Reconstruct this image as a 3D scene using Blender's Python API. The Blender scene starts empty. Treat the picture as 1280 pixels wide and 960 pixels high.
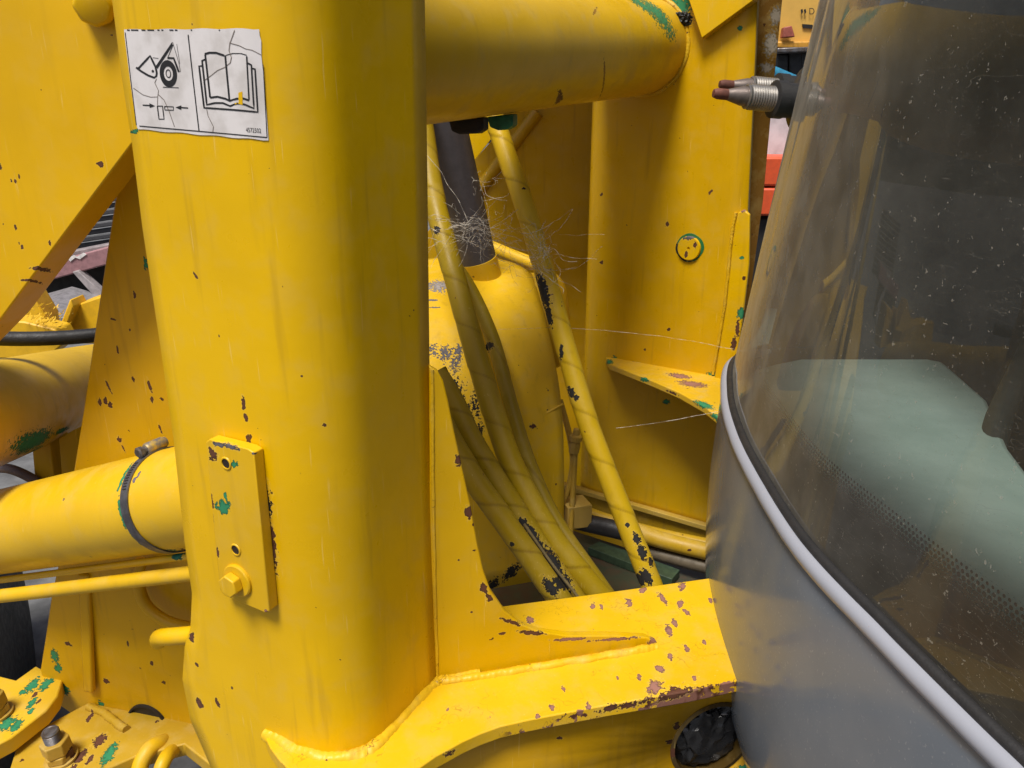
import bpy, bmesh, math, random
from mathutils import Vector, Matrix, noise as mnoise
random.seed(7)
S = bpy.context.scene
COL = S.collection
R = math.radians

# ------------------------------------------------------------------ camera, world, sun
PITCH, FPX, HCAM = 19.0, 967.0, 1.8
cam_d = bpy.data.cameras.new('camera'); cam = bpy.data.objects.new('camera', cam_d); COL.objects.link(cam)
cam.location = (0, 0, HCAM); cam.rotation_euler = (R(90 - PITCH), 0, 0)
cam_d.sensor_width = 36.0; cam_d.lens = 36.0 * FPX / 1280.0; cam_d.clip_start = 0.02; cam_d.clip_end = 500
S.camera = cam
SUN_EL, SUN_AZ = 64.0, 207.0          # azimuth clockwise from +Y (north): behind the camera, to its left
w = bpy.data.worlds.new('World'); S.world = w; w.use_nodes = True
wn = w.node_tree.nodes; wl = w.node_tree.links
sky = wn.new('ShaderNodeTexSky'); sky.sky_type = 'NISHITA'; sky.sun_disc = False
sky.sun_elevation = R(SUN_EL); sky.sun_rotation = R(SUN_AZ); sky.dust_density = 4.0; sky.air_density = 0.8; sky.ozone_density = 0.6
wl.new(sky.outputs[0], wn['Background'].inputs[0]); wn['Background'].inputs[1].default_value = 0.10
sd = bpy.data.lights.new('sun', 'SUN'); sd.energy = 4.25; sd.angle = R(18); sd.color = (1, 0.97, 0.92)
so = bpy.data.objects.new('sun', sd); COL.objects.link(so); so.location = (-2, -3, 6)
sv = Vector((math.sin(R(SUN_AZ)) * math.cos(R(SUN_EL)), math.cos(R(SUN_AZ)) * math.cos(R(SUN_EL)), math.sin(R(SUN_EL))))
so.rotation_euler = sv.to_track_quat('Z', 'Y').to_euler()
vs = S.view_settings; vs.view_transform = 'Standard'; vs.look = 'None'; vs.exposure = 0.0; vs.gamma = 1.0; vs.use_curve_mapping = False
S.cycles.use_denoising = True; S.cycles.max_bounces = 6; S.cycles.diffuse_bounces = 2; S.cycles.glossy_bounces = 3; S.cycles.transparent_max_bounces = 8

# ------------------------------------------------------------------ from photo pixels to rays and points
CAM = Vector((0, 0, HCAM)); cp, sp = math.cos(R(PITCH)), math.sin(R(PITCH))
FW, UPV, RT = Vector((0, cp, -sp)), Vector((0, sp, cp)), Vector((1, 0, 0))
def ray(px, py): return RT * ((px - 640) / FPX) + FW + UPV * ((480 - py) / FPX)
def D(px, py, d): return CAM + ray(px, py) * d                    # at a view depth
def Z(px, py, z):                                                 # on the horizontal plane z below/above the lens
    r = ray(px, py); return CAM + r * (z / r.z)
def Y(px, py, y):
    r = ray(px, py); return CAM + r * (y / r.y)
def PL(px, py, pl):
    r = ray(px, py); p0, n = pl; return CAM + r * ((p0 - CAM).dot(n) / r.dot(n))
def vplane(p, ang, off=0.0):                                      # upright plane through p, running along ang in plan; off moves it towards the lens
    n = Vector((math.sin(R(ang)), -math.cos(R(ang)), 0)); return (p + n * off, n)
def depth(p): return (p - CAM).dot(FW)
def lerp(a, b, t): return a + (b - a) * t
def interp(x, pts):
    pts = sorted(pts)
    if x <= pts[0][0]: return pts[0][1]
    for (a, fa), (b, fb) in zip(pts, pts[1:]):
        if x <= b: return fa + (fb - fa) * (x - a) / max(b - a, 1e-9)
    return pts[-1][1]
def spline(pts, n):                                               # Catmull-Rom through the points
    P = [pts[0] * 2 - pts[1]] + list(pts) + [pts[-1] * 2 - pts[-2]]
    out = []; m = len(pts) - 1
    for i in range(n + 1):
        t = i / n * m; k = min(int(t), m - 1); u = t - k
        a, b, c, d = P[k:k + 4]
        out.append(0.5 * ((2 * b) + (c - a) * u + (2 * a - 5 * b + 4 * c - d) * u * u + (3 * b - a - 3 * c + d) * u ** 3))
    return out
def nz(p, s, seed=0): return mnoise.noise(Vector(p) * s + Vector((seed * 7.3, seed * 3.1, seed * 1.7)))

# ------------------------------------------------------------------ materials
YEL = (0.76, 0.45, 0.0); YEL2 = (0.68, 0.40, 0.0)
RUST = (0.085, 0.030, 0.014); PINK = (0.23, 0.105, 0.075); GRN = (0.02, 0.175, 0.075); STEEL = (0.10, 0.09, 0.095); BLK = (0.012, 0.011, 0.01); CREAM = (0.80, 0.55, 0.12)
class NT:
    def __init__(s, name):
        s.m = bpy.data.materials.new(name); s.m.use_nodes = True; s.t = s.m.node_tree; s.n = s.t.nodes
        s.b = s.n['Principled BSDF']
    def new(s, typ, ins=None, **kw):
        n = s.n.new(typ)
        for k, v in kw.items(): setattr(n, k, v)
        for k, v in (ins or {}).items(): s.put(n.inputs[k], v)
        return n
    def put(s, sock, v):
        if isinstance(v, bpy.types.NodeSocket): s.t.links.new(v, sock)
        else: sock.default_value = v
    def math(s, op, a, b=0.0, c=0.0, clamp=False):
        n = s.new('ShaderNodeMath', {0: a, 1: b, 2: c}, operation=op); n.use_clamp = clamp; return n.outputs[0]
    def mix(s, f, a, b, typ='MIX'):
        n = s.n.new('ShaderNodeMix'); n.data_type = 'RGBA'; n.blend_type = typ
        s.put(n.inputs[0], f); s.put(n.inputs[6], col(a)); s.put(n.inputs[7], col(b)); return n.outputs[2]
    def noise(s, vec, scale, detail=3.0, rough=0.55, out=0, dist=0.0):
        return s.new('ShaderNodeTexNoise', {'Vector': vec, 'Scale': scale, 'Detail': detail, 'Roughness': rough, 'Distortion': dist}).outputs[out]
    def ramp(s, v, lo, hi, a=0.0, b=1.0):
        n = s.new('ShaderNodeMapRange', {0: v, 1: lo, 2: hi, 3: a, 4: b}); n.interpolation_type = 'SMOOTHSTEP'; return n.outputs[0]
    @property
    def pos(s):
        if not hasattr(s, '_p'): s._p = s.new('ShaderNodeNewGeometry').outputs['Position']
        return s._p
    @property
    def nrm(s): return s.new('ShaderNodeNewGeometry').outputs['Normal']
def col(c): return (*c, 1.0) if isinstance(c, tuple) and len(c) == 3 else c
def spot(px, py, rx, ry, pl, ang=0.0, c=RUST):
    """a paint chip seen at a pixel, in real place: centre, half axes in metres, turn"""
    p = PL(px, py, pl) if isinstance(pl, tuple) else (D(px, py, pl))
    k = depth(p) / FPX
    return (p, rx * k * 1.2, ry * k * 1.2, ang, c, 0.05 if isinstance(pl, tuple) else 0.13)
def paint(name, base=YEL, spots=(), rough=0.34, crack=0.0, fleck=0.0, dust=0.12, grime=0.15, bump=0.12, edge=None, flecks_col=RUST, irr=1.0):
    t = NT(name); p = t.pos
    big = t.noise(p, 4.0, 3.0); mid = t.noise(p, 22.0, 3.0, 0.6)
    c = t.mix(t.ramp(big, 0.35, 0.7), base, tuple(x * k for x, k in zip(base, (0.88, 0.87, 0.6))))
    # grey-brown film of dust in soft clouds and faint runs
    film = t.math('MULTIPLY', t.ramp(mid, 0.45, 0.75), dust)
    c = t.mix(film, c, (0.50, 0.36, 0.12))
    run = t.noise(t.new('ShaderNodeMapping', {'Vector': p, 'Scale': (60, 60, 5)}).outputs[0], 1.0, 2.0)
    c = t.mix(t.math('MULTIPLY', t.ramp(run, 0.55, 0.8), grime), c, (0.20, 0.10, 0.02))
    hgt = t.math('ADD', t.math('MULTIPLY', t.noise(p, 90.0, 2.0, 0.5), 0.5), t.math('MULTIPLY', t.noise(p, 9.0, 1.0), 2.5))
    rg = t.ramp(mid, 0.3, 0.8, rough - 0.07, rough + 0.18)
    scr = t.noise(t.new('ShaderNodeMapping', {'Vector': p, 'Rotation': (0.3, 0.5, 0.2), 'Scale': (260, 260, 14)}).outputs[0], 1.0, 1.0)
    c = t.mix(t.math('MULTIPLY', t.ramp(scr, 0.70, 0.80), 0.22), c, (0.82, 0.62, 0.22))
    if fleck > 0:
        v = t.new('ShaderNodeTexVoronoi', {'Vector': t.new('ShaderNodeVectorMath', {0: p, 1: t.new('ShaderNodeVectorMath', {0: t.noise(p, 120.0, 2.0, out=1), 'Scale': 0.012}, operation='SCALE').outputs[0]}, operation='ADD').outputs[0], 'Scale': 42.0, 'Randomness': 1.0})
        size = t.math('MULTIPLY', t.math('POWER', t.new('ShaderNodeSeparateColor', {0: v.outputs['Color']}).outputs[0], 7.0), fleck)
        m = t.math('LESS_THAN', v.outputs['Distance'], size)
        c = t.mix(m, c, flecks_col)
    if crack:                                                    # fine dark cracks in thick paint
        ck = t.ramp(t.math('ABSOLUTE', t.math('SUBTRACT', t.noise(p, 48.0, 2.0, 0.5, dist=0.6), 0.5)), 0.013, 0.003)
        c = t.mix(t.math('MULTIPLY', t.math('MULTIPLY', ck, t.ramp(t.noise(p, 17.0, 1.0), 0.48, 0.56)), crack), c, (0.16, 0.075, 0.012))
    if edge:                                                     # paint broken away along a cut edge: (point, inward direction, width)
        ep, en_, ew = edge
        dd_ = t.new('ShaderNodeVectorMath', {0: t.new('ShaderNodeVectorMath', {0: p, 1: ep}, operation='SUBTRACT').outputs[0], 1: en_}, operation='DOT_PRODUCT').outputs['Value']
        lim = t.math('MULTIPLY', t.math('SUBTRACT', t.noise(p, 55.0, 4.0, 0.7), 0.46), ew * 5)
        al = t.new('ShaderNodeVectorMath', {0: t.new('ShaderNodeVectorMath', {0: p, 1: ep}, operation='SUBTRACT').outputs[0], 1: Vector((en_.y, -en_.x, 0))}, operation='DOT_PRODUCT').outputs['Value']
        m = t.math('MULTIPLY', t.ramp(t.math('SUBTRACT', t.math('ADD', dd_, 0.001), lim), 0.0006, 0.0), t.ramp(al, 0.0, 0.03))
        c = t.mix(m, c, t.mix(t.ramp(t.noise(p, 40.0, 2.0), 0.45, 0.6), PINK, RUST))
    groups = {}
    for s_ in spots: groups.setdefault(s_[4], []).append(s_)
    if groups:
        wob = t.math('MULTIPLY', t.math('SUBTRACT', t.noise(p, 170.0, 2.0, 0.5), 0.5), 1.7 * irr)
        fine = t.math('MULTIPLY', t.math('SUBTRACT', t.noise(p, 700.0, 1.0), 0.5), 0.5)
        for cc, lst in groups.items():
            cur = None
            for (q, rx, ry, ang, _, dz_) in lst:
                e1 = RT * math.cos(R(ang)) - UPV * math.sin(R(ang)); e2 = RT * math.sin(R(ang)) + UPV * math.cos(R(ang))
                eul = Matrix((e1, e2, e1.cross(e2))).transposed().to_euler()
                mp = t.new('ShaderNodeMapping', {'Vector': p, 'Location': q, 'Rotation': eul, 'Scale': (rx, ry, dz_)}, vector_type='TEXTURE')
                ln = t.new('ShaderNodeVectorMath', {0: mp.outputs[0]}, operation='LENGTH').outputs['Value']
                cur = ln if cur is None else t.math('MINIMUM', cur, ln)
            f = t.math('ADD', cur, wob)
            if cc != GRN and cc != CREAM:                        # a pale lip of broken paint round a chip
                lip = t.ramp(f, 1.1, 0.85)
                c = t.mix(t.math('MULTIPLY', lip, 0.25), c, CREAM)
            m = t.ramp(t.math('ADD', f, fine), 0.84, 0.74)
            var = t.mix(t.ramp(f, 0.35, 0.8), t.mix(mid, cc, tuple(min(1, x * 1.5 + 0.01) for x in cc)), tuple(x * 0.55 for x in cc))
            c = t.mix(m, c, var)
            rg = t.math('ADD', rg, t.math('MULTIPLY', m, 0.25))
    t.put(t.b.inputs['Base Color'], c); t.put(t.b.inputs['Roughness'], rg); t.b.inputs['Specular IOR Level'].default_value = 0.34
    t.put(t.b.inputs['Normal'], t.new('ShaderNodeBump', {'Strength': bump, 'Distance': 0.002, 'Height': hgt}).outputs[0])
    return t.m
def plain(name, c, rough=0.5, metal=0.0, var=0.35, scale=40.0, bump=0.1, c2=None, spec=0.5):
    t = NT(name); n = t.noise(t.pos, scale, 5.0, 0.6)
    t.put(t.b.inputs['Base Color'], t.mix(t.ramp(n, 0.35, 0.7), c, c2 or tuple(x * (1 - var) for x in c)))
    t.put(t.b.inputs['Roughness'], t.ramp(n, 0.3, 0.7, rough - 0.06, rough + 0.1)); t.b.inputs['Metallic'].default_value = metal
    t.b.inputs['Specular IOR Level'].default_value = spec
    t.put(t.b.inputs['Normal'], t.new('ShaderNodeBump', {'Strength': bump, 'Distance': 0.002, 'Height': t.noise(t.pos, scale * 6, 3.0)}).outputs[0])
    return t.m

# ------------------------------------------------------------------ builders
def thing(name, label, cat, loc, group=None, kind=None):
    o = bpy.data.objects.new(name, None); COL.objects.link(o); o.location = loc; o.empty_display_size = 0.05
    o['label'] = label; o['category'] = cat
    if group: o['group'] = group
    if kind: o['kind'] = kind
    return o
def wloc(o):
    v = o.location.copy()
    while o.parent: o = o.parent; v += o.location
    return v
def mesh_obj(name, verts, faces, mat, parent=None, smooth=35, bevel=0.0, uvs=None, seg=2):
    c = sum(verts, Vector()) / len(verts)
    me = bpy.data.meshes.new(name); me.from_pydata([v - c for v in verts], [], faces); me.update()
    bm = bmesh.new(); bm.from_mesh(me)
    if uvs is None: bmesh.ops.recalc_face_normals(bm, faces=bm.faces)
    bm.to_mesh(me); bm.free()
    if uvs is not None:
        l = me.uv_layers.new(name='UVMap')
        for lp in me.loops: l.data[lp.index].uv = uvs[lp.vertex_index]
    for p in me.polygons: p.use_smooth = True
    me.set_sharp_from_angle(angle=R(smooth))
    me.materials.append(mat)
    o = bpy.data.objects.new(name, me); COL.objects.link(o)
    if parent is not None: o.parent = parent; o.location = c - wloc(parent)
    else: o.location = c
    if bevel:
        b = o.modifiers.new('bevel', 'BEVEL'); b.width = bevel; b.segments = seg; b.limit_method = 'ANGLE'; b.angle_limit = R(40)
    return o
def plate(name, outline, back, mat, parent=None, bevel=0.0015):
    """a planar outline given thickness by the vector back"""
    n = len(outline); v = list(outline) + [p + back for p in outline]
    f = [tuple(range(n)), tuple(range(2 * n - 1, n - 1, -1))] + [(i, (i + 1) % n, n + (i + 1) % n, n + i) for i in range(n)]
    return mesh_obj(name, v, f, mat, parent, bevel=bevel)
def frames(pts):
    T = [(pts[min(i + 1, len(pts) - 1)] - pts[max(i - 1, 0)]).normalized() for i in range(len(pts))]
    a = Vector((0, 0, 1)) if abs(T[0].z) < 0.9 else Vector((1, 0, 0))
    u = (a - T[0] * a.dot(T[0])).normalized(); out = []
    for t in T:
        u = (u - t * u.dot(t)).normalized(); out.append((t, u, t.cross(u)))
    return out
def tube(name, pts, r, mat, parent=None, seg=20, caps=True, rf=None):
    """sweep a circle along pts; rf(i/n, angle, length) scales the radius"""
    fr = frames(pts); V = []; F = []; UV = []; L = 0; n = len(pts)
    for i, (p, (t, u, v)) in enumerate(zip(pts, fr)):
        if i: L += (p - pts[i - 1]).length
        rr = r(i / (n - 1)) if callable(r) else r
        for k in range(seg):
            a = 2 * math.pi * k / seg
            q = rr * (rf(i / (n - 1), a, L) if rf else 1.0)
            V.append(p + (u * math.cos(a) + v * math.sin(a)) * q); UV.append((k / seg, L))
    for i in range(n - 1):
        for k in range(seg):
            k2 = (k + 1) % seg
            F.append((i * seg + k, (i + 1) * seg + k, (i + 1) * seg + k2, i * seg + k2))
    if caps: F += [tuple(range(seg)), tuple(range((n - 1) * seg + seg - 1, (n - 1) * seg - 1, -1))]
    return mesh_obj(name, V, F, mat, parent, smooth=50)
def lathe(name, prof, o, ax, mat, parent=None, seg=32, bevel=0.0, smooth=30, caps=True):
    """profile of (radius, height) turned about the axis ax through o"""
    ax = ax.normalized(); a = Vector((0, 0, 1)) if abs(ax.z) < 0.9 else Vector((1, 0, 0))
    u = (a - ax * a.dot(ax)).normalized(); v = ax.cross(u); V = []; F = []
    for (r, h) in prof:
        for k in range(seg):
            t = 2 * math.pi * k / seg; V.append(o + ax * h + (u * math.cos(t) + v * math.sin(t)) * max(r, 1e-5))
    for i in range(len(prof) - 1):
        for k in range(seg):
            k2 = (k + 1) % seg; F.append((i * seg + k, i * seg + k2, (i + 1) * seg + k2, (i + 1) * seg + k))
    if caps: F += [tuple(range(seg)), tuple(range(len(prof) * seg - 1, (len(prof) - 1) * seg - 1, -1))]
    return mesh_obj(name, V, F, mat, parent, smooth=smooth, bevel=bevel)
def box(name, c, ex, ey, ez, mat, parent=None, bevel=0.002):
    V = [c + ex * a + ey * b + ez * d for a in (-1, 1) for b in (-1, 1) for d in (-1, 1)]
    F = [(0, 1, 3, 2), (4, 6, 7, 5), (0, 4, 5, 1), (2, 3, 7, 6), (0, 2, 6, 4), (1, 5, 7, 3)]
    return mesh_obj(name, V, F, mat, parent, bevel=bevel)
def loft(name, rows, mat, parent=None, thick=0.0, smooth=35, uv=False, closed_ring=False, bevel=0.0):
    """skin a grid of points; thick gives the sheet a real thickness (away from its front)"""
    m = len(rows[0]); V = [p for r in rows for p in r]; F = []
    for i in range(len(rows) - 1):
        for k in range(m - 1): F.append((i * m + k, i * m + k + 1, (i + 1) * m + k + 1, (i + 1) * m + k))
    uvs = None
    if uv:
        uvs = []
        for r in rows:
            L = 0
            for k, p in enumerate(r):
                if k: L += (rows[0][k] - rows[0][k - 1]).length
                uvs.append((L, (p - rows[0][k]).length))
    o = mesh_obj(name, V, F, mat, parent, smooth=smooth, uvs=uvs)
    # make the front look at the camera side
    me = o.data; s_ = sum(((p.normal).dot(CAM - (wloc(o) + p.center)) for p in me.polygons))
    if s_ < 0: me.flip_normals()
    if thick:
        so_ = o.modifiers.new('thickness', 'SOLIDIFY'); so_.thickness = thick; so_.offset = -1
    if bevel:
        b = o.modifiers.new('bevel', 'BEVEL'); b.width = bevel; b.segments = 2; b.limit_method = 'ANGLE'; b.angle_limit = R(40)
    return o
def bead(name, pts, r, mat, parent, seed=0, n=None):
    L = sum((b - a).length for a, b in zip(pts, pts[1:])); n = n or max(12, int(L / 0.0025))
    P = spline(pts, n)
    return tube(name, P, r, mat, parent, seg=14, rf=lambda t, a, l: 1 + 0.05 * math.sin(l * 700 + math.sin(a) * 2) + 0.34 * nz((l * 40, math.cos(a) * 0.8, math.sin(a) * 0.8), 1.0, seed) + 0.12 * nz((l * 160, math.cos(a) * 2, math.sin(a) * 2), 1.0, seed))

def hexbolt(parent, o, ax, r, h, mat, turn=0.0):
    ax = ax.normalized(); a = Vector((0, 0, 1)) if abs(ax.z) < 0.9 else Vector((1, 0, 0)); u = (a - ax * a.dot(ax)).normalized(); v = ax.cross(u)
    pts = [o + (u * math.cos(R(60 * k + turn)) + v * math.sin(R(60 * k + turn))) * r for k in range(6)]
    return pts, ax * h
# ================================================================== THE GROUND
m_ground = plain('yard_ground', (0.15, 0.15, 0.15), 0.9, var=0.5, scale=6.0, bump=0.6)
g = mesh_obj('ground', [Vector((x, y, 0)) for x, y in ((-60, -60), (60, -60), (60, 60), (-60, 60))], [(0, 1, 2, 3)], m_ground); g['kind'] = 'structure'

# ================================================================== LOADER FRAME
zs = -0.81
frame = thing('loader_chassis', 'yellow welded steel front frame with two towers, cross tube and shelf', 'frame', Vector((0, 1.3, HCAM - 1.5)))
pS = Z(335, 917, zs); pR = Z(540, 855, zs)
AL, AR = -27.0, 61.0
dL = Vector((math.cos(R(AL)), math.sin(R(AL)), 0)); dR = Vector((math.cos(R(AR)), math.sin(R(AR)), 0))
PLL = vplane(pS, AL); PLR = vplane(pR, AR)
# corner of the two faces in plan
det = dL.x * (-dR.y) - dL.y * (-dR.x)
w_ = pR - pS
s_ = (w_.x * (-dR.y) - w_.y * (-dR.x)) / det
K = pS + dL * s_; K.z = 0
FR = 0.080
def wrapL(p):
    """carry a point lying on the flat of the near tower round its rolled corner"""
    q = Vector((p.x, p.y, 0)); sv_ = (q - K).dot(dL); off = (q - K).dot(PLL[1]); c0 = K - dL * FR + dR * FR
    if sv_ <= -FR: return p
    th_ = min((sv_ + FR) / FR, math.pi / 2)
    q = c0 - dR * (FR + off) * math.cos(th_) + dL * (FR + off) * math.sin(th_); return Vector((q.x, q.y, p.z))
def onL(px, py): return PL(px, py, PLL)
def onR(px, py): return PL(px, py, PLR)
left_trace = [(128, -120), (140, 0), (152, 95), (165, 180), (178, 285), (200, 430), (217, 550), (231, 680), (240, 742), (238, 785), (231, 806), (228, 850), (238, 900), (266, 965), (300, 1040)]
sl = [(q.z, (Vector((q.x, q.y, 0)) - K).dot(dL)) for q in (onL(*p) for p in left_trace)]
right_trace = [(529, -120), (531, 0), (534, 200), (537, 460), (545, 855), (548, 1000)]
sr = [(q.z, (Vector((q.x, q.y, 0)) - K).dot(dR)) for q in (onR(*p) for p in right_trace)]
z_top, z_bot = HCAM + 0.95, onL(400, 1060).z          # the tower stands on well above the picture
rows = []
NZ = 190
for i in range(NZ + 1):
    z = lerp(z_top, z_bot, i / NZ); a, b = interp(z, sl), interp(z, sr); row = []
    for k in range(9): row.append(K + dL * lerp(a, -FR, k / 8))
    c0 = K - dL * FR + dR * FR
    for k in range(1, 13):
        t = k / 13 * math.pi / 2
        row.append(c0 - dR * FR * math.cos(t) + dL * FR * math.sin(t))
    for k in range(6): row.append(K + dR * lerp(FR, b, k / 5))
    rows.append([Vector((p.x, p.y, z)) for p in row])
sp_tower = [spot(x, y, rx, ry, PLL, a, c) for x, y, rx, ry, a, c in [
    (304, 505, 3.2, 9, 0, RUST), (307, 521, 3, 6, 0, RUST), (311, 548, 4, 6, 0, RUST), (250, 880, 5, 7, -20, RUST), (272, 879, 3, 7, -15, RUST),
    (246, 831, 2.5, 3, 0, RUST), (240, 797, 4, 8, 10, RUST), (245, 345, 2, 5, -40, RUST), (397, 533, 3, 3, 0, RUST), (330, 622, 11, 26, 0, BLK), (338, 680, 8, 45, 0, RUST),  # long dark strips beside the bracket: peeled paint with the gap's shade painted in
    (429, 698, 3, 3, 0, RUST), (450, 922, 2, 4, 0, RUST), (332, 715, 5, 20, 0, RUST), (183, 330, 2, 6, 0, GRN), (195, 468, 2, 5, 0, RUST), (168, 164, 7, 3, 0, GRN),
    (310, 640, 6, 10, 0, RUST), (420, 1000, 3, 3, 0, RUST), (240, 30, 1.5, 2, 0, RUST), (274, 420, 1.2, 2, 0, RUST), (372, 470, 1.6, 1.6, 0, RUST), (290, 860, 1.5, 2, 0, RUST)]]
m_tower = paint('tower_yellow_paint', YEL, sp_tower, fleck=0.07, dust=0.14, grime=0.22)
tower = loft('near_tower_plate', rows, m_tower, frame, thick=0.02, smooth=60)
# shelf plate
m_shelf_spots = [spot(x, y, rx * 0.9, ry * 0.62, (Vector((0, 0, HCAM + zs)), Vector((0, 0, 1))), a + (x * 37 % 50) - 25, PINK) for x, y, rx, ry, a in [
    (818, 859, 13, 7, -12), (825, 836, 6, 4, 0), (786, 753, 5, 5, 0), (752, 758, 3, 3, 0), (741, 757, 4, 3, 0), (828, 748, 7, 5, 30), (850, 755, 6, 4, 0), (853, 733, 6, 5, 0),
    (836, 788, 5, 7, 0), (843, 779, 4, 4, 0), (858, 810, 4, 4, 0), (799, 847, 4, 3, 0), (704, 861, 3, 3, 0), (690, 884, 4, 3, 0), (736, 884, 4, 4, 0), (858, 765, 5, 3, 0),
    (663, 775, 5, 4, 0), (888, 751, 3, 3, 0), (880, 802, 3, 3, 0), (560, 886, 2, 2, 0), (672, 896, 4, 3, 0), (772, 847, 2, 2, 0), (838, 821, 4, 4, 0), (868, 848, 3, 3, 0), (803, 738, 6, 3, 0)]]
fe0, fe1 = Z(620, 910, zs), Z(930, 849, zs); fed = (fe1 - fe0).normalized(); fen = Vector((-fed.y, fed.x, 0))
for x, y, rx, ry in ((845, 868, 25, 6), (790, 886, 22, 5), (765, 889, 16, 6), (560, 948, 8, 5)):
    m_shelf_spots.append(spot(x, y + 3, rx, ry, (Vector((0, 0, HCAM + zs)), Vector((0, 0, 1))), -10, RUST))
m_shelf = paint('shelf_yellow_paint', (0.72, 0.428, 0.0072), m_shelf_spots, crack=0.35, rough=0.42, fleck=0.10, dust=0.22, grime=0.0, bump=0.2, flecks_col=PINK, edge=(fe0, fen, 0.006))
shelf_px = [(331, 921), (338, 935), (350, 951), (385, 985), (440, 1000), (490, 984), (525, 959), (545, 945), (560, 937), (578, 927), (600, 917), (625, 908), (660, 900), (760, 881), (860, 864), (930, 849), (935, 848), (915, 780), (897, 721), (890, 722), (760, 740), (632, 757), (600, 761), (560, 790), (500, 860), (440, 905), (385, 925), (337, 913)]
plate('shelf_plate', [Z(x, y, zs) for x, y in shelf_px], Vector((0, 0, -0.022)), m_shelf, frame, bevel=0.002)
# gusset
pG1, pG2 = Z(548, 849, zs), Z(822, 804, zs)
AG = math.degrees(math.atan2(pG2.y - pG1.y, pG2.x - pG1.x)); PLG = vplane(pG1, AG)
gp = [(537, 458), (547, 464), (554, 476), (560, 500), (568, 540), (578, 585), (588, 630), (597, 680), (604, 712), (613, 738), (630, 763), (650, 780), (675, 790), (710, 795), (770, 795), (808, 797), (822, 803), (820, 806), (700, 826), (548, 850), (538, 853)]
sp_g = [spot(x, y, rx, ry, PLG, a, c) for x, y, rx, ry, a, c in [(573, 575, 5, 7, 0, RUST), (587, 640, 6, 9, 0, RUST), (604, 735, 5, 8, -20, RUST), (612, 748, 4, 6, -30, RUST), (640, 778, 14, 3, 25, RUST), (665, 791, 16, 3, 10, RUST), (712, 799, 22, 2.4, 2, PINK), (770, 799, 30, 2.2, 1, PINK), (815, 803, 6, 5, 0, PINK), (628, 792, 4, 2, 0, RUST), (573, 700, 2, 1.5, 0, RUST), (590, 765, 2, 1.2, 0, RUST)]]
m_gus = paint('gusset_yellow_paint', YEL2, sp_g, fleck=0.2, dust=0.15)
plate('gusset_plate', [PL(x, y, PLG) for x, y in gp], -PLG[1] * 0.013, m_gus, frame, bevel=0.002)
m_weld = paint('weld_yellow_paint', (0.7, 0.424, 0.012), (), crack=0.9, rough=0.45, fleck=0.25, dust=0.45, grime=0.25, bump=0.6)
up = lambda p, h: p + Vector((0, 0, h))
bead('shelf_weld', [up(Z(x, y, zs), -0.004) for x, y in [(334, 914), (352, 926), (380, 939), (412, 945), (445, 943), (470, 930), (500, 898), (535, 862), (552, 850), (580, 845), (600, 842)]], 0.010, m_weld, frame, 1)
bead('gusset_weld', [up(Z(x, y, zs), -0.001) for x, y in [(552, 852), (600, 846), (660, 836), (740, 823), (800, 813), (821, 808)]], 0.0075, m_weld, frame, 2)
bead('tower_edge_weld', [PL(x, y, PLG) for x, y in [(540, 462), (541, 560), (543, 700), (547, 846)]], 0.0022, m_weld, frame, 3)
# under the shelf: set-back panel with an opening
e1, e2 = Z(600, 917, zs), Z(930, 849, zs)
AU = math.degrees(math.atan2(e2.y - e1.y, e2.x - e1.x)); PLU = vplane(e1, AU, -0.035)
sp_u = [spot(x, y, rx, ry, PLU, 0, c) for x, y, rx, ry, c in [(930, 957, 14, 6, GRN), (838, 925, 6, 4, RUST), (845, 905, 5, 5, RUST), (968, 925, 4, 6, RUST), (700, 920, 4, 2, RUST)]]
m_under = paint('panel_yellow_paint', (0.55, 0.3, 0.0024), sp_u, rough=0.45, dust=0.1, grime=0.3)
cU = PL(888, 922, PLU); eu = Vector((math.cos(R(AU)), math.sin(R(AU)), 0)); ez = Vector((0, 0, 1)); RH = 0.071
zlo, zhi = PL(888, 1080, PLU).z, HCAM + zs - 0.0225
xl, xr = (PL(440, 960, PLU) - cU).dot(eu), (PL(1000, 930, PLU) - cU).dot(eu)
V, F = [], []; N = 48                                            # panel with a round hole: hole ring stitched to the rectangle
for k in range(N):
    t = 2 * math.pi * k / N; c_, s2 = math.cos(t), math.sin(t)
    q = min([(xr if c_ > 0 else xl) / c_ if abs(c_) > 1e-6 else 9, ((zhi - cU.z) if s2 > 0 else (zlo - cU.z)) / s2 if abs(s2) > 1e-6 else 9])
    V += [cU + eu * c_ * RH + ez * s2 * RH, cU + eu * c_ * q + ez * s2 * q]
for k in range(N): a = 2 * k; b = 2 * ((k + 1) % N); F.append((a, a + 1, b + 1, b))
pan = mesh_obj('under_shelf_panel', V, F, m_under, frame); sm = pan.modifiers.new('t', 'SOLIDIFY'); sm.thickness = 0.012; sm.offset = 0
lathe('opening_sleeve', [(RH + 0.003, -0.003), (RH + 0.003, 0.10), (RH - 0.004, 0.10), (RH - 0.004, -0.004), (RH + 0.003, -0.003)], cU + PLU[1] * 0.004, -PLU[1], paint('sleeve_paint', (0.06, 0.035, 0.008), (), fleck=0.4, grime=0.5), frame, 48, caps=False)
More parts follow.
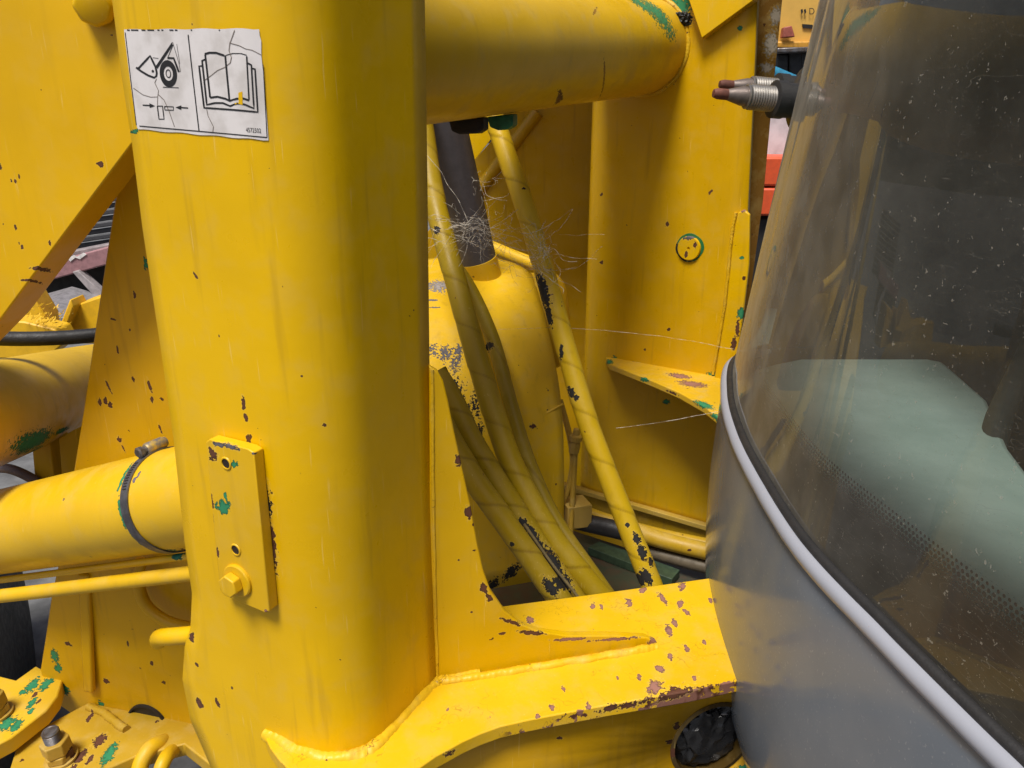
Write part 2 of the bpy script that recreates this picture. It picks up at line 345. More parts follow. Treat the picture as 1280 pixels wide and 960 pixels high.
# bracket plate with bolt on the tower
PLB = vplane(pS, AL, 0.016)
bq = [(257, 553), (262, 549), (309, 561), (317, 566), (337, 764), (331, 766), (279, 744), (275, 738)]
sp_b = [spot(x, y, rx, ry, PLB, a, c) for x, y, rx, ry, a, c in [(279, 634, 11, 10, 0, GRN), (282, 620, 3, 7, 0, GRN), (294, 580, 5, 5, 40, GRN), (266, 567, 7, 9, 0, RUST), (288, 558, 13, 4, 14, STEEL), (274, 556, 8, 3, 10, STEEL), (272, 690, 2, 7, 0, RUST), (265, 625, 2, 12, 0, RUST), (266, 648, 1.5, 8, 0, RUST), (316, 567, 3, 2, 0, STEEL), (333, 764, 3, 2, 0, PINK)]]
m_br = paint('bracket_yellow_paint', (0.72, 0.428, 0.0072), sp_b, rough=0.4, dust=0.15, fleck=0.1)
brk = plate('bracket_plate', [PL(x, y, PLB) for x, y in bq], -PLB[1] * 0.0155, m_br, frame, bevel=0.0012)
m_hole = plain('threaded_hole_steel', (0.05, 0.04, 0.035), 0.5, 0.6)
for (x, y, r) in ((283, 579, 0.0062), (295, 687, 0.0062)):
    lathe('threaded_hole', [(r + .0018, 0.0), (r + .0012, 0.0008), (r, 0.0002), (r * .94, -.002), (r, -.003), (r * .94, -.0045), (r, -.0055), (r * .9, -.007), (0.0002, -0.007)], PL(x, y, PLB) + PLB[1] * 0.0003, PLB[1], m_hole, brk, 24)
for (x, y) in ((283, 579), (295, 687)):
    lathe('hole_rim', [(0.0062, 0.0), (0.0064, 0.0012), (0.0076, 0.0012), (0.0086, 0.0)], PL(x, y, PLB) + PLB[1] * 0.0004, PLB[1], m_br, brk, 28, caps=False)
lathe('washer', [(0.0225, 0), (0.0225, 0.003), (0.021, 0.0042), (0.004, 0.0042)], PL(298, 725, PLB), PLB[1], m_br, brk, 40)
pts, bv = hexbolt(brk, PL(296, 726, PLB) + PLB[1] * 0.004, PLB[1], 0.0155, 0.0125, m_br, 12)
plate('bolt_head', pts, bv, m_br, brk, bevel=0.0015)
# sticker with its print
PLD = vplane(pS, AL, 0.0008)
t = NT('decal_vinyl'); nn = t.noise(t.pos, 30.0, 4.0); t.put(t.b.inputs['Base Color'], t.mix(t.ramp(nn, 0.4, 0.7), (0.70, 0.66, 0.64), (0.56, 0.52, 0.49))); t.b.inputs['Roughness'].default_value = 0.35
m_dec = t.m
def dq(X, Y_): X -= 0.28 * max(0.0, X - 930); return (145 + X / 6.0, 25 + Y_ / 6.0)
dec_l = [(60, 72), (65, 130), (78, 230), (90, 330), (104, 440), (120, 560), (136, 680), (150, 780), (165, 820)]
dec_r = [(1060, 62), (1066, 110), (1080, 150), (1085, 260), (1108, 420), (1130, 600), (1142, 690), (1150, 760), (1166, 905)]
drows = []
for (a0, b0), (a1, b1) in zip(dec_l, dec_r):
    drows.append([wrapL(PL(*dq(lerp(a0, a1, k / 24), lerp(b0, b1, k / 24) - (4 * math.sin(k) if 0 < k < 24 and (b0 < 80 or b0 > 810) else 0)), PLD)) for k in range(25)])
dec = loft('safety_decal', drows, m_dec, frame, smooth=60)
m_ink = plain('decal_ink', (0.018, 0.017, 0.017), 0.45, var=0.4); m_thin = plain('decal_crack', (0.20, 0.16, 0.13), 0.6)
PLI = vplane(pS, AL, 0.0011)
def pol(p): return [wrapL(PL(*dq(*q), PLI)) for q in p]
def stroke(pts_, wpx):                                           # a drawn line as a flat ribbon of print
    out = []
    P0 = [Vector((a, b)) for a, b in pts_]; P = []
    for a, b in zip(P0, P0[1:]):
        n_ = max(1, int((b - a).length / 30)); P += [a.lerp(b, i / n_) for i in range(n_)]
    P.append(P0[-1])
    for i, p in enumerate(P):
        d_ = (P[min(i + 1, len(P) - 1)] - P[max(i - 1, 0)]).normalized(); n_ = Vector((-d_.y, d_.x)) * wpx * 0.66
        out.append((p + n_, p - n_))
    V = []; F = []
    for i, (a, b) in enumerate(out):
        V += pol([a, b])
        if i: F.append((2 * i - 2, 2 * i - 1, 2 * i + 1, 2 * i))
    return V, F
def ink(name, items, mat=None):
    V, F = [], []
    for v, f in items:
        n0 = len(V); V += v; F += [tuple(i + n0 for i in q) for q in f]
    o = mesh_obj(name, V, F, mat or m_ink, dec); return o
def ring(cx, cy, rx, ry, ix, iy, n=40, rot=-8):
    V, F = [], []
    for k in range(n):
        a = 2 * math.pi * k / n
        for (ax_, ay_) in ((rx, ry), (ix, iy)):
            x, y = ax_ * math.cos(a), ay_ * math.sin(a); c_, s2 = math.cos(R(rot)), math.sin(R(rot))
            V += pol([(cx + x * c_ - y * s2, cy + x * s2 + y * c_)])
    for k in range(n): a = 2 * k; b = 2 * ((k + 1) % n); F.append((a, a + 1, b + 1, b))
    return V, F
def fill(p): v = pol(p); return v, [tuple(range(len(v)))]
ink('loader_symbol', [stroke([(150, 355), (190, 385), (240, 415), (285, 432), (302, 420), (305, 395), (295, 350), (255, 268), (168, 362)], 11), fill([(266, 380), (275, 372), (285, 380), (283, 392), (270, 394)]),
    fill([(298, 345), (420, 165), (424, 190), (310, 366)]), stroke([(424, 165), (470, 320), (483, 388), (462, 388)], 2.5), stroke([(385, 284), (432, 286), (470, 388)], 11), stroke([(428, 185), (388, 280)], 3), stroke([(455, 180), (478, 330)], 2), stroke([(275, 282), (318, 288)], 3),
    ring(392, 402, 64, 102, 34, 54), ring(392, 402, 20, 33, 14, 25), stroke([(352, 503), (470, 508)], 4)])
ink('gap_symbol', [stroke([(200, 638), (255, 641)], 7), fill([(250, 624), (292, 644), (252, 658)]), stroke([(540, 660), (485, 656)], 7), fill([(490, 640), (446, 655), (488, 674)]),
    stroke([(310, 645), (348, 645), (360, 743), (322, 743), (309, 645)], 6), stroke([(363, 648), (430, 651), (430, 676), (366, 674), (363, 648)], 5)])
ink('manual_symbol', [stroke([(665, 255), (700, 245), (750, 246), (810, 266)], 12), stroke([(825, 264), (870, 250), (925, 250), (968, 262)], 5), stroke([(668, 258), (705, 580)], 10), stroke([(818, 265), (850, 605)], 10), stroke([(968, 270), (998, 600)], 9),
    stroke([(705, 582), (760, 575), (820, 590), (852, 606), (900, 590), (950, 588), (998, 602)], 11), stroke([(668, 295), (645, 305), (680, 635), (740, 622), (800, 622), (856, 645), (905, 625), (960, 632), (1040, 662), (1008, 335), (975, 320)], 10),
    stroke([(645, 345), (622, 345), (660, 658), (860, 672), (1072, 690), (1038, 365), (1015, 360)], 10)])
ink('decal_border', [stroke([(68, 92), (110, 450), (152, 790)], 4), stroke([(175, 795), (620, 834), (1152, 882)], 6), stroke([(1100, 330), (1152, 882)], 5), stroke([(540, 110), (580, 470), (622, 834)], 6)] + [stroke([(a, 75), (a + b, 76)], 7) for a, b in ((82, 20), (112, 55), (190, 30), (235, 50), (310, 15), (340, 14), (400, 30), (440, 20), (560, 10), (770, 9))])
for it in (stroke([(880, 75), (862, 140), (850, 175), (845, 230), (862, 280), (855, 320), (820, 352), (760, 378), (720, 410), (660, 455)], 4), stroke([(850, 172), (910, 190), (960, 215), (1010, 222), (1080, 255)], 4), stroke([(130, 510), (200, 560), (260, 578), (312, 576), (318, 530), (290, 470), (303, 440)], 3.5), stroke([(318, 560), (360, 600), (400, 690), (438, 800)], 3.5), stroke([(680, 670), (690, 720), (730, 800), (725, 840)], 3.5), stroke([(312, 576), (310, 640)], 3)): ink('decal_crack', [it], m_thin)
m_tear = paint('decal_tear_paint', YEL)
ink('torn_patch', [fill([(912, 545), (940, 535), (945, 635), (890, 632), (888, 622), (915, 620)])], m_tear)
tc = bpy.data.curves.new('n', 'FONT'); tc.body = '4572502'; tc.size = 1.0; tc.resolution_u = 3
to = bpy.data.objects.new('n', tc); COL.objects.link(to); bpy.context.view_layer.update()
tm = bpy.data.meshes.new_from_object(to.evaluated_get(bpy.context.evaluated_depsgraph_get()))
xs = [v.co.x for v in tm.vertices]; hx = max(xs); hy = max(v.co.y for v in tm.vertices)
V = [PL(*dq(980 + v.co.x / hx * 125 + v.co.y / hy * (-4), 840 - v.co.y / hy * 34 + v.co.x / hx * 8), PLI) for v in tm.vertices]
V = [wrapL(p) for p in V]
mesh_obj('part_number', V, [tuple(p.vertices) for p in tm.polygons], m_ink, dec)
bpy.data.objects.remove(to)

# ---- far tower
zb = -1.15
pF1, pF2 = Z(885, 655, zb), Z(720, 608, zb)
AF = math.degrees(math.atan2(pF1.y - pF2.y, pF1.x - pF2.x)); PLF = vplane(pF1, AF)
dF = Vector((math.cos(R(AF)), math.sin(R(AF)), 0)); dB = Vector((math.cos(R(AF + 115)), math.sin(R(AF + 115)), 0))
def onF(px, py): return PL(px, py, PLF)
KF = onF(733, 330); KF.z = 0
fr_trace = [(952, -120), (946, 0), (939, 150), (932, 300), (921, 430), (905, 640)]
sf = [(q.z, (Vector((q.x, q.y, 0)) - KF).dot(dF)) for q in (onF(*p) for p in fr_trace)]
z1, z0 = onF(800, -120).z, HCAM + zb - 0.01
rows = []
for i in range(61):
    z = lerp(z1, z0, i / 60); b = interp(z, sf); row = []
    FB = 0.085; th = R(65)                                        # soft bend of 65 degrees to the rear leg
    tl = FB * math.tan(th / 2)
    for k in range(5): row.append(KF + dB * lerp(0.45, tl, k / 4))
    cc = KF + dF * tl + Vector((-PLF[1].x, -PLF[1].y, 0)) * FB
    for k in range(1, 12):
        a = R(AF) - math.pi / 2 - th * (1 - k / 12)
        row.append(cc + Vector((math.cos(a), math.sin(a), 0)) * FB)
    for k in range(9): row.append(KF + dF * lerp(tl, b, k / 8))
    rows.append([Vector((p.x, p.y, z)) for p in row])
sp_f = [spot(x, y, rx, ry, PLF, a, c) for x, y, rx, ry, a, c in [(848, 12, 17, 20, 30, GRN), (856, 27, 9, 9, 0, BLK), (834, 280, 2, 3, 0, RUST), (888, 240, 1.6, 3, 30, RUST), (836, 412, 2, 2, 0, RUST), (833, 502, 4, 3, 0, GRN), (752, 328, 2, 2, 0, RUST),
     (893, 470, 9, 5, 10, GRN), (752, 243, 2, 2, 0, RUST), (806, 437, 1.5, 1.5, 0, RUST), (768, 450, 3, 5, 0, GRN), (848, 80, 3, 20, 10, RUST), (910, 438, 3, 3, 0, GRN), (925, 35, 3, 3, 0, GRN)]]
m_far = paint('far_tower_yellow_paint', (0.7, 0.401, 0.0024), sp_f, dust=0.1, fleck=0.08, grime=0.2)
loft('far_tower_plate', rows, m_far, frame, thick=0.02, smooth=60)
PLF2 = (PLF[0] + PLF[1] * 0.002, PLF[1])
pin = lathe('pivot_pin', [(0.033, 0), (0.033, 0.005), (0.031, 0.0085), (0.029, 0.0085), (0.004, 0.0085), (0.0035, 0.004), (0.0002, 0.004)], onF(862, 310), PLF[1], paint('pin_paint', YEL, [spot(862, 297, 8, 3, PLF2, 0, STEEL), spot(857, 318, 2, 4, PLF2, 0, RUST), spot(868, 307, 2, 4, PLF2, 0, RUST)], fleck=0.1), frame, 40)
ringm = paint('pin_ring_green', GRN, [spot(850, 325, 8, 7, PLF2, 0, BLK), spot(862, 331, 12, 4, PLF2, 0, BLK), spot(845, 312, 4, 8, PLF2, 0, BLK)], fleck=0.3, dust=0.1)
rv, rf_ = [], []
for k in range(40):
    a = 2 * math.pi * k / 40; ro = 0.0385 + 0.004 * nz((math.cos(a) * 1.5, math.sin(a) * 1.5, 0), 1.0, 9) + 0.003 * max(0, math.sin(a + 0.6))
    for r_, h_ in ((0.032, 0.0012), (ro, 0.0012), (ro + 0.0006, -0.001)):
        rv.append(onF(862, 310) + (dF * math.cos(a) + Vector((0, 0, 1)) * math.sin(a)) * r_ + PLF[1] * h_)
for k in range(40):
    b_ = (k + 1) % 40
    for j in range(2): rf_.append((k * 3 + j, k * 3 + j + 1, b_ * 3 + j + 1, b_ * 3 + j))
mesh_obj('pin_ring', rv, rf_, ringm, pin, smooth=60)
# edge plate, stop plate, horizontal gusset on the far tower
PLE = (PLF[0] + PLF[1] * 0.012, PLF[1])
sp_e = [spot(x, y, rx, ry, PLE, 0, c) for x, y, rx, ry, c in [(927, 392, 5, 8, GRN), (922, 410, 2, 12, RUST), (917, 430, 3, 8, RUST), (927, 322, 3, 2, GRN), (930, 262, 4, 3, PINK)]]
m_edge = paint('edge_plate_paint', YEL, sp_e, fleck=0.3)
plate('edge_plate', [PL(x, y, PLE) for x, y in [(922, 266), (930, 262), (937, 268), (936, 330), (928, 400), (922, 440), (898, 480), (893, 470), (908, 380), (916, 300)]], -PLE[1] * 0.0115, m_edge, frame, bevel=0.003)
bead('edge_plate_weld', [PL(x, y, PLF2) for x, y in [(920, 266), (914, 300), (906, 380), (891, 468)]], 0.004, m_weld, frame, 11)
PLT = (PLF[0] + PLF[1] * 0.03, PLF[1])
m_stop = paint('stop_plate_paint', YEL, (), fleck=0.05)
plate('stop_plate', [PL(x, y, PLT) for x, y in [(848, -60), (861, 0), (877, 48), (941, 1), (965, -20), (960, -60)]], -PLT[1] * 0.0295, m_stop, frame, bevel=0.002)
zg = (onF(760, 446) - CAM).z
sp_gz = [spot(x, y, rx, ry, (Vector((0, 0, HCAM + zg)), Vector((0, 0, 1))), a, c) for x, y, rx, ry, a, c in [(762, 452, 4, 4, 0, GRN), (880, 506, 14, 5, 30, GRN), (865, 480, 18, 5, 10, PINK), (850, 470, 14, 4, 10, PINK), (806, 474, 6, 3, 20, GRN), (896, 521, 8, 4, 30, GRN), (840, 490, 8, 2, 28, RUST), (800, 452, 9, 2, 6, CREAM)]]
m_gz = paint('ledge_paint', (0.72, 0.436, 0.018), sp_gz, rough=0.45, dust=0.5, fleck=0.2, grime=0)
plate('ledge_plate', [Z(x, y, zg) for x, y in [(757, 446), (762, 455), (790, 466), (820, 478), (850, 491), (880, 508), (905, 528), (925, 546), (940, 470), (905, 468), (840, 455)]], Vector((0, 0, -0.018)), m_gz, frame, bevel=0.0025)
# rear flange of the far tower, scuffed; brown paints in its grazing shade and orange reflection
pB = onF(942, 60) - PLF[1] * 0.10; PLBf = vplane(pB, 8)
sp_fl = [spot(x, y, rx, ry, PLBf, 0, c) for x, y, rx, ry, c in [(964, 55, 10, 14, (0.42, 0.36, 0.27)), (970, 20, 8, 10, (0.36, 0.30, 0.22)), (958, 85, 9, 6, (0.40, 0.34, 0.26)), (952, 105, 8, 5, (0.35, 0.28, 0.2)), (966, 130, 6, 8, (0.3, 0.22, 0.14))]]
m_fl = paint('flange_reflection_brown', (0.26, 0.13, 0.03), sp_fl, rough=0.25, dust=0.4, fleck=0.3)
plate('rear_flange', [PL(x, y, PLBf) for x, y in [(930, -80), (982, -80), (978, 0), (966, 120), (954, 250), (942, 340), (930, 430), (905, 430), (915, 200)]], -PLBf[1] * 0.02, m_fl, frame)
# foot strip along the bottom of the far tower, and floor of the bay
q1, q2 = Z(700, 602, zb), Z(905, 661, zb)
box('foot_strip', (q1 + q2) / 2 + Vector((0, 0, -0.005)) + PLF[1] * 0.008, (q2 - q1) / 2, PLF[1] * 0.012, Vector((0, 0, 0.008)), paint('strip_paint', (0.55, 0.36, 0.06), (), rough=0.5, dust=0.4), frame)
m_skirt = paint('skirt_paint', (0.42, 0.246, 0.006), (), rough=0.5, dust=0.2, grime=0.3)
box('skirt_plate', (q1 + q2) / 2 + Vector((0, 0, -0.09)) - PLF[1] * 0.002, (q2 - q1) / 2, PLF[1] * 0.006, Vector((0, 0, 0.077)), m_skirt, frame)
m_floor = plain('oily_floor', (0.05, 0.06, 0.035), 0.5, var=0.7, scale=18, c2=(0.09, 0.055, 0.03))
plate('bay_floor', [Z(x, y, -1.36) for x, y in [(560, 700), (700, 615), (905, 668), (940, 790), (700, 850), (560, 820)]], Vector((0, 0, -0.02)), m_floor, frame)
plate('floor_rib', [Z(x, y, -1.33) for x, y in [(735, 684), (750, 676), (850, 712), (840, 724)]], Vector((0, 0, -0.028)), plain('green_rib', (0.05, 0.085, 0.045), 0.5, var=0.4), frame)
# cross tube
tA, tB = D(470, 64, 1.20), onF(806, 59)
sp_t = [spot(x, y, rx, ry, d_, a, c) for x, y, rx, ry, d_, a, c in [(832, 6, 36, 20, 1.80, 30, GRN), (850, 18, 16, 18, 1.80, 30, GRN), (812, -8, 34, 13, 1.75, 20, GRN), (742, 22, 1.5, 9, 1.6, 20, (0.25, 0.12, 0.01)), (671, 112, 3, 4, 1.55, 0, RUST), (755, 96, 1.5, 14, 1.65, -15, (0.25, 0.12, 0.01)), (700, 130, 8, 2, 1.6, -15, RUST)]]
m_tube = paint('cross_tube_paint', (0.68, 0.412, 0.012), sp_t, rough=0.36, dust=0.35, grime=0.1, fleck=0.06)
tube('cross_tube', [lerp(tA - (tB - tA) * 0.22, tB + (tB - tA) * 0.14, i / 30) for i in range(31)], 0.117, m_tube, frame, seg=64)
axT = (tB - tA).normalized(); hit = tA + axT * ((PLF[0] - tA).dot(PLF[1]) / axT.dot(PLF[1]))
# weld ring where the tube meets the far tower face
u_ = (Vector((0, 0, 1)) - axT * axT.z).normalized(); v_ = axT.cross(u_)
ringp = []
for k in range(49):
    a = 2 * math.pi * k / 48; p = tA + (u_ * math.cos(a) + v_ * math.sin(a)) * 0.119
    ringp.append(p + axT * ((PLF[0] - p).dot(PLF[1]) / axT.dot(PLF[1])))
bead('tube_weld', ringp, 0.006, m_weld, frame, 5, n=260)
bmk = bmesh.new(); bmesh.ops.create_icosphere(bmk, subdivisions=4, radius=1.0)
for v in bmk.verts:
    q = v.co.copy(); q *= 1 + 0.5 * nz(q, 2.2, 2) + 0.25 * nz(q, 5.5, 3); v.co = Vector((q.x * 0.021, q.y * 0.016, q.z * 0.017))
mk = bpy.data.meshes.new('sealant_lump'); bmk.to_mesh(mk); bmk.free(); mk.materials.append(plain('tar_black', (0.015, 0.018, 0.014), 0.5, var=0.5))
lump = bpy.data.objects.new('sealant_lump', mk); COL.objects.link(lump); lump.parent = frame; lump.location = onF(853, 24) + PLF[1] * 0.008 - wloc(frame)
m_grn = plain('green_primer', GRN, 0.5, var=0.5); m_blk = plain('black_grime', (0.015, 0.013, 0.012), 0.6)
for (a, b, c_, mt) in (((560, 150), (604, 168), 1.45, m_blk), ((608, 146), (641, 163), 1.5, m_grn)):
    p0, p1 = D(a[0], b[1], c_), D(b[0], b[1], c_)
    P = [D(a[0], a[1], c_), D(a[0] + 4, b[1] - 4, c_), D(a[0] + 14, b[1], c_), D(b[0] - 8, b[1] - 1, c_), D(b[0], b[1] - 6, c_), D(b[0], a[1] - 4, c_)]
    plate('hose_bracket', P, Vector((0.01, 0.03, 0)), mt, frame, bevel=0.003)
# inner rear plate with its diagonal rib
PLQ = vplane(Vector((0, 2.75, 0)), -8)
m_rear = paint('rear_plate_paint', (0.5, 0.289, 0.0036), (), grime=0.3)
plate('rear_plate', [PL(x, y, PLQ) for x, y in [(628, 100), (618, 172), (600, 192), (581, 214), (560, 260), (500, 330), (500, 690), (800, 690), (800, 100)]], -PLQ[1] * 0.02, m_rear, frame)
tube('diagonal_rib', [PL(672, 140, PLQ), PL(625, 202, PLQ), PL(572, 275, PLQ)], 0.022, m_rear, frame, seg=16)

# ---- near support plate behind the tower, and the axle flange with its studs
PL2 = vplane(Vector((-0.5, 1.22, 0)), -14)
sp_2 = [spot(x, y, rx, ry, PL2, a, c) for x, y, rx, ry, a, c in [(125, 502, 3, 5, 0, RUST), (132, 501, 3, 4, 0, RUST), (138, 506, 3, 4, 0, RUST), (136, 484, 1.5, 9, -20, RUST), (187, 482, 2, 9, -10, RUST), (190, 500, 2, 4, 0, RUST), (200, 535, 1.5, 6, -15, RUST), (149, 549, 3, 4, -20, RUST), (154, 560, 1.2, 6, -20, RUST), (182, 330, 3, 8, 0, GRN), (168, 368, 2, 4, 0, RUST), (141, 399, 4, 1.5, 10, RUST), (162, 412, 2, 2, 0, RUST), (147, 437, 1.5, 4, 0, RUST), (105, 495, 2, 2, 0, RUST),
    (68, 820, 6, 10, 0, GRN), (73, 835, 5, 7, 30, GRN), (160, 805, 1.5, 4, 0, RUST), (133, 851, 4, 4, 0, RUST), (126, 880, 4, 5, -30, GRN), (150, 897, 5, 5, 0, GRN), (190, 829, 2, 3, 0, RUST), (80, 862, 8, 8, 0, GRN), (230, 940, 12, 12, 0, GRN), (243, 950, 10, 8, 30, GRN), (85, 805, 5, 3, 0, RUST)]]
m_sup = paint('support_plate_paint', (0.66, 0.369, 0.0024), sp_2, rough=0.4, fleck=0.2, grime=0.25, dust=0.08)
zf = -1.16
sup = plate('support_plate', [PL(x, y, PL2) for x, y in [(168, 203), (158, 213), (146, 233), (134, 310), (120, 402), (106, 500), (92, 588), (76, 690), (64, 745), (56, 800), (50, 838), (60, 872), (100, 900), (170, 925), (320, 960), (330, 700), (300, 400), (230, 200)]], -PL2[1] * 0.022, m_sup, frame, bevel=0.003)
box('support_rib', PL(112, 790, PL2) + PL2[1] * 0.006, Vector((math.cos(R(-14)), math.sin(R(-14)), 0)) * 0.012, PL2[1] * 0.006, Vector((0.02, 0, 0.14)), m_sup, frame, bevel=0.004)
HF = (Vector((0, 0, HCAM + zf)), Vector((0, 0, 1)))
sp_fg = [spot(x, y, rx, ry, HF, a, c) for x, y, rx, ry, a, c in [(136, 943, 7, 9, -40, GRN), (100, 946, 6, 5, 0, RUST), (112, 950, 3, 3, 0, RUST), (112, 897, 3, 3, 0, RUST), (90, 962, 4, 4, 0, RUST), (125, 925, 8, 4, 0, RUST)]]
m_flg = paint('flange_paint', (0.48, 0.292, 0.018), sp_fg, rough=0.55, dust=0.35, fleck=0.15, grime=0)
plate('axle_flange', [Z(x, y, zf) for x, y in [(20, 935), (60, 905), (110, 878), (165, 888), (250, 905), (330, 930), (320, 1000), (230, 930), (170, 945), (125, 965), (100, 990), (0, 1000)]], Vector((0, 0, -0.03)), m_flg, frame, bevel=0.003)
bead('flange_weld', [up(Z(x, y, zf), 0.003) for x, y in [(112, 884), (130, 893), (147, 906), (158, 914)]], 0.008, m_flg, frame, 8)
zf2 = zf + 0.045; HF2 = (Vector((0, 0, HCAM + zf2)), Vector((0, 0, 1)))
sp_f2 = [spot(x, y, rx, ry, HF2, a, c) for x, y, rx, ry, a, c in [(40, 857, 8, 5, 20, GRN), (57, 855, 7, 6, 0, GRN), (40, 878, 5, 3, 30, GRN), (28, 865, 4, 2, 0, GRN), (8, 905, 9, 5, 0, GRN), (20, 908, 7, 4, 0, GRN), (44, 868, 3, 2, 0, RUST), (49, 876, 2, 2, 0, RUST), (38, 889, 3, 2, 0, GRN)]]
m_fl2 = paint('upper_flange_paint', (0.7, 0.424, 0.018), sp_f2, rough=0.45, dust=0.35, fleck=0.15, grime=0)
plate('upper_flange', [Z(x, y, zf2) for x, y in [(-60, 830), (20, 850), (45, 832), (62, 842), (72, 838), (78, 850), (72, 870), (58, 888), (36, 905), (14, 922), (-20, 940), (-80, 930)]], Vector((0, 0, -0.034)), m_fl2, frame, bevel=0.003)
m_nut = paint('nut_paint', (0.42, 0.256, 0.036), (), rough=0.55, dust=0.6, fleck=0.7, bump=0.4); m_stl = plain('stud_steel', (0.22, 0.21, 0.21), 0.42, 0.7, var=0.4, c2=(0.10, 0.07, 0.05))
for (x, y, z, tl_) in ((77, 948, zf, 0), (-4, 893, zf2, 7)):
    o = Z(x, y, z); axn = Vector((-0.10, -0.06, 1)).normalized(); rn = 0.0265
    st = lathe('stud', [(0.0155, 0)] + [q for k in range(10) for q in ((0.0155, 0.042 + k * 0.0024), (0.0142, 0.0432 + k * 0.0024))] + [(0.0155, 0.068), (0.0135, 0.071), (0.011, 0.0712), (0.010, 0.0702)], o, axn, m_stl, frame, 32)
    lathe('washer', [(0.03, 0), (0.03, 0.004), (0.012, 0.004)], o, axn, m_nut, st, 32)
    for h0, h1, tn in ((0.004, 0.019, 10 + tl_), (0.0195, 0.047, 26 + tl_)):
        pts, bv = hexbolt(None, o + axn * h0, axn, rn, h1 - h0, None, tn)
        plate('nut', pts, bv, m_nut, st, bevel=0.0022)
# dark access hole in the support plate seen as a recessed cup
lathe('access_port', [(0.046, 0.0), (0.046, 0.006), (0.042, 0.006), (0.042, 0.001), (0.0002, 0.0008)], PL(186, 903, PL2), PL2[1], m_blk, frame, 36, caps=False)
tube('lifting_stub', spline([D(*p) for p in ((246, 793, 1.17), (222, 795, 1.19), (207, 796, 1.205), (200, 797, 1.23), (198, 799, 1.27), (198, 802, 1.34))], 24), 0.0135, paint('stub_paint', YEL, (), fleck=0.1), frame, seg=18)
tube('curved_pipe', spline([PL(x, y, PL2) + PL2[1] * 0.03 for x, y in ((190, 690), (186, 715), (196, 745), (222, 765), (260, 775))], 30), 0.011, m_sup, frame, seg=14)

# ================================================================== LIFT ARM (upper left) and far arm
PA = vplane(Vector((-0.55, 1.12, 0)), -12)
sp_a = [spot(x, y, rx, ry, PA, 0, c) for x, y, rx, ry, c in [(14, 225, 2, 3, RUST), (19, 226, 1.6, 3, RUST), (24, 221, 1.2, 2.5, RUST), (0, 208, 2.5, 4, RUST), (19, 284, 2, 3, RUST), (28, 309, 2, 3, RUST), (62, 303, 2, 3, RUST), (125, 205, 5, 3, RUST), (24, 304, 1, 2, RUST), (4, 280, 1, 1, RUST), (45, 335, 10, 2.5, RUST), (35, 350, 12, 1.5, RUST)]]
arm = thing('lift_arm', 'thick yellow lift arm plate with a sloping lower edge behind the decal tower', 'lift arm', PL(60, 200, PA))
m_arm = paint('arm_yellow_paint', (0.74, 0.423, 0.0018), sp_a, rough=0.38, dust=0.08, grime=0.06, fleck=0.06)
plate('arm_plate', [PL(x, y, PA) for x, y in [(-160, 545), (-60, 462), (0, 400), (82, 290), (164, 181), (260, 55), (260, -120), (-200, -120)]], -PA[1] * 0.06, m_arm, arm, bevel=0.002)
o = PL(122, 5, PA); axb = Vector((0.10, -0.9, -0.25)).normalized()
lathe('pin_boss', [(0.026, -0.01), (0.026, 0.022), (0.024, 0.027), (0.019, 0.029), (0.0002, 0.029)], o, Vector((0.22, -1, -0.22)), paint('boss_paint', YEL, [spot(131, 55, 6, 5, 1.1, 0, (0.35, 0.3, 0.26))], fleck=0.1), arm, 8, smooth=30, bevel=0.003)
PA2 = vplane(Vector((0, 3.1, 0)), 5)
fa = plate('lift_arm', [PL(x, y, PA2) for x, y in [(480, 20), (660, 20), (640, 130), (617, 170), (600, 192), (583, 213), (560, 240), (520, 280), (480, 300)]], Vector((0.0, 0.05, 0)), paint('far_arm_paint', (0.78, 0.471, 0.0024), ()), None)
fa['label'] = 'bright yellow lift arm sliver seen beneath the cross tube beside the grey rod'; fa['category'] = 'lift arm'

# ================================================================== CYLINDERS AND PIPES ON THE LEFT
cA, cB = D(250, 618, 1.12), D(0, 665, 1.41)
ax = (cB - cA).normalized()
cyl = thing('hydraulic_cylinder', 'yellow hydraulic cylinder barrel with a steel band clamp beside the decal tower', 'cylinder', cA)
rcy = 0.076
clc = cA + ax * 0.062
sp_c = []
for a, b, r1, r2, an, c in [(181, 596, 3, 5, 20, (0.12, 0.10, 0.12)), (186, 590, 2, 4, 30, (0.12, 0.10, 0.12)), (51, 632, 4, 1.6, -30, (0.2, 0.12, 0.05)), (158, 598, 2.5, 20, 12, GRN), (164, 640, 3, 22, -16, GRN), (178, 668, 4, 18, -32, GRN), (200, 690, 10, 8, -20, GRN), (215, 694, 12, 9, 0, (0.01, 0.12, 0.07)), (233, 688, 6, 6, 0, RUST)]:
    sp_c.append(spot(a, b, r1, r2, 1.12, an, c))
m_cyl = paint('cylinder_yellow_paint', (0.72, 0.436, 0.0108), sp_c, rough=0.36, dust=0.22, grime=0.08, fleck=0.06)
tube('barrel', [lerp(cA - ax * 0.1, cB + ax * 0.5, i / 40) for i in range(41)], rcy, m_cyl, cyl, seg=64)
m_band = plain('band_steel', (0.16, 0.155, 0.165), 0.38, 0.6, var=0.4, c2=(0.08, 0.075, 0.08))
u_ = (Vector((0, 0, 1)) - ax * ax.z).normalized(); v_ = ax.cross(u_)
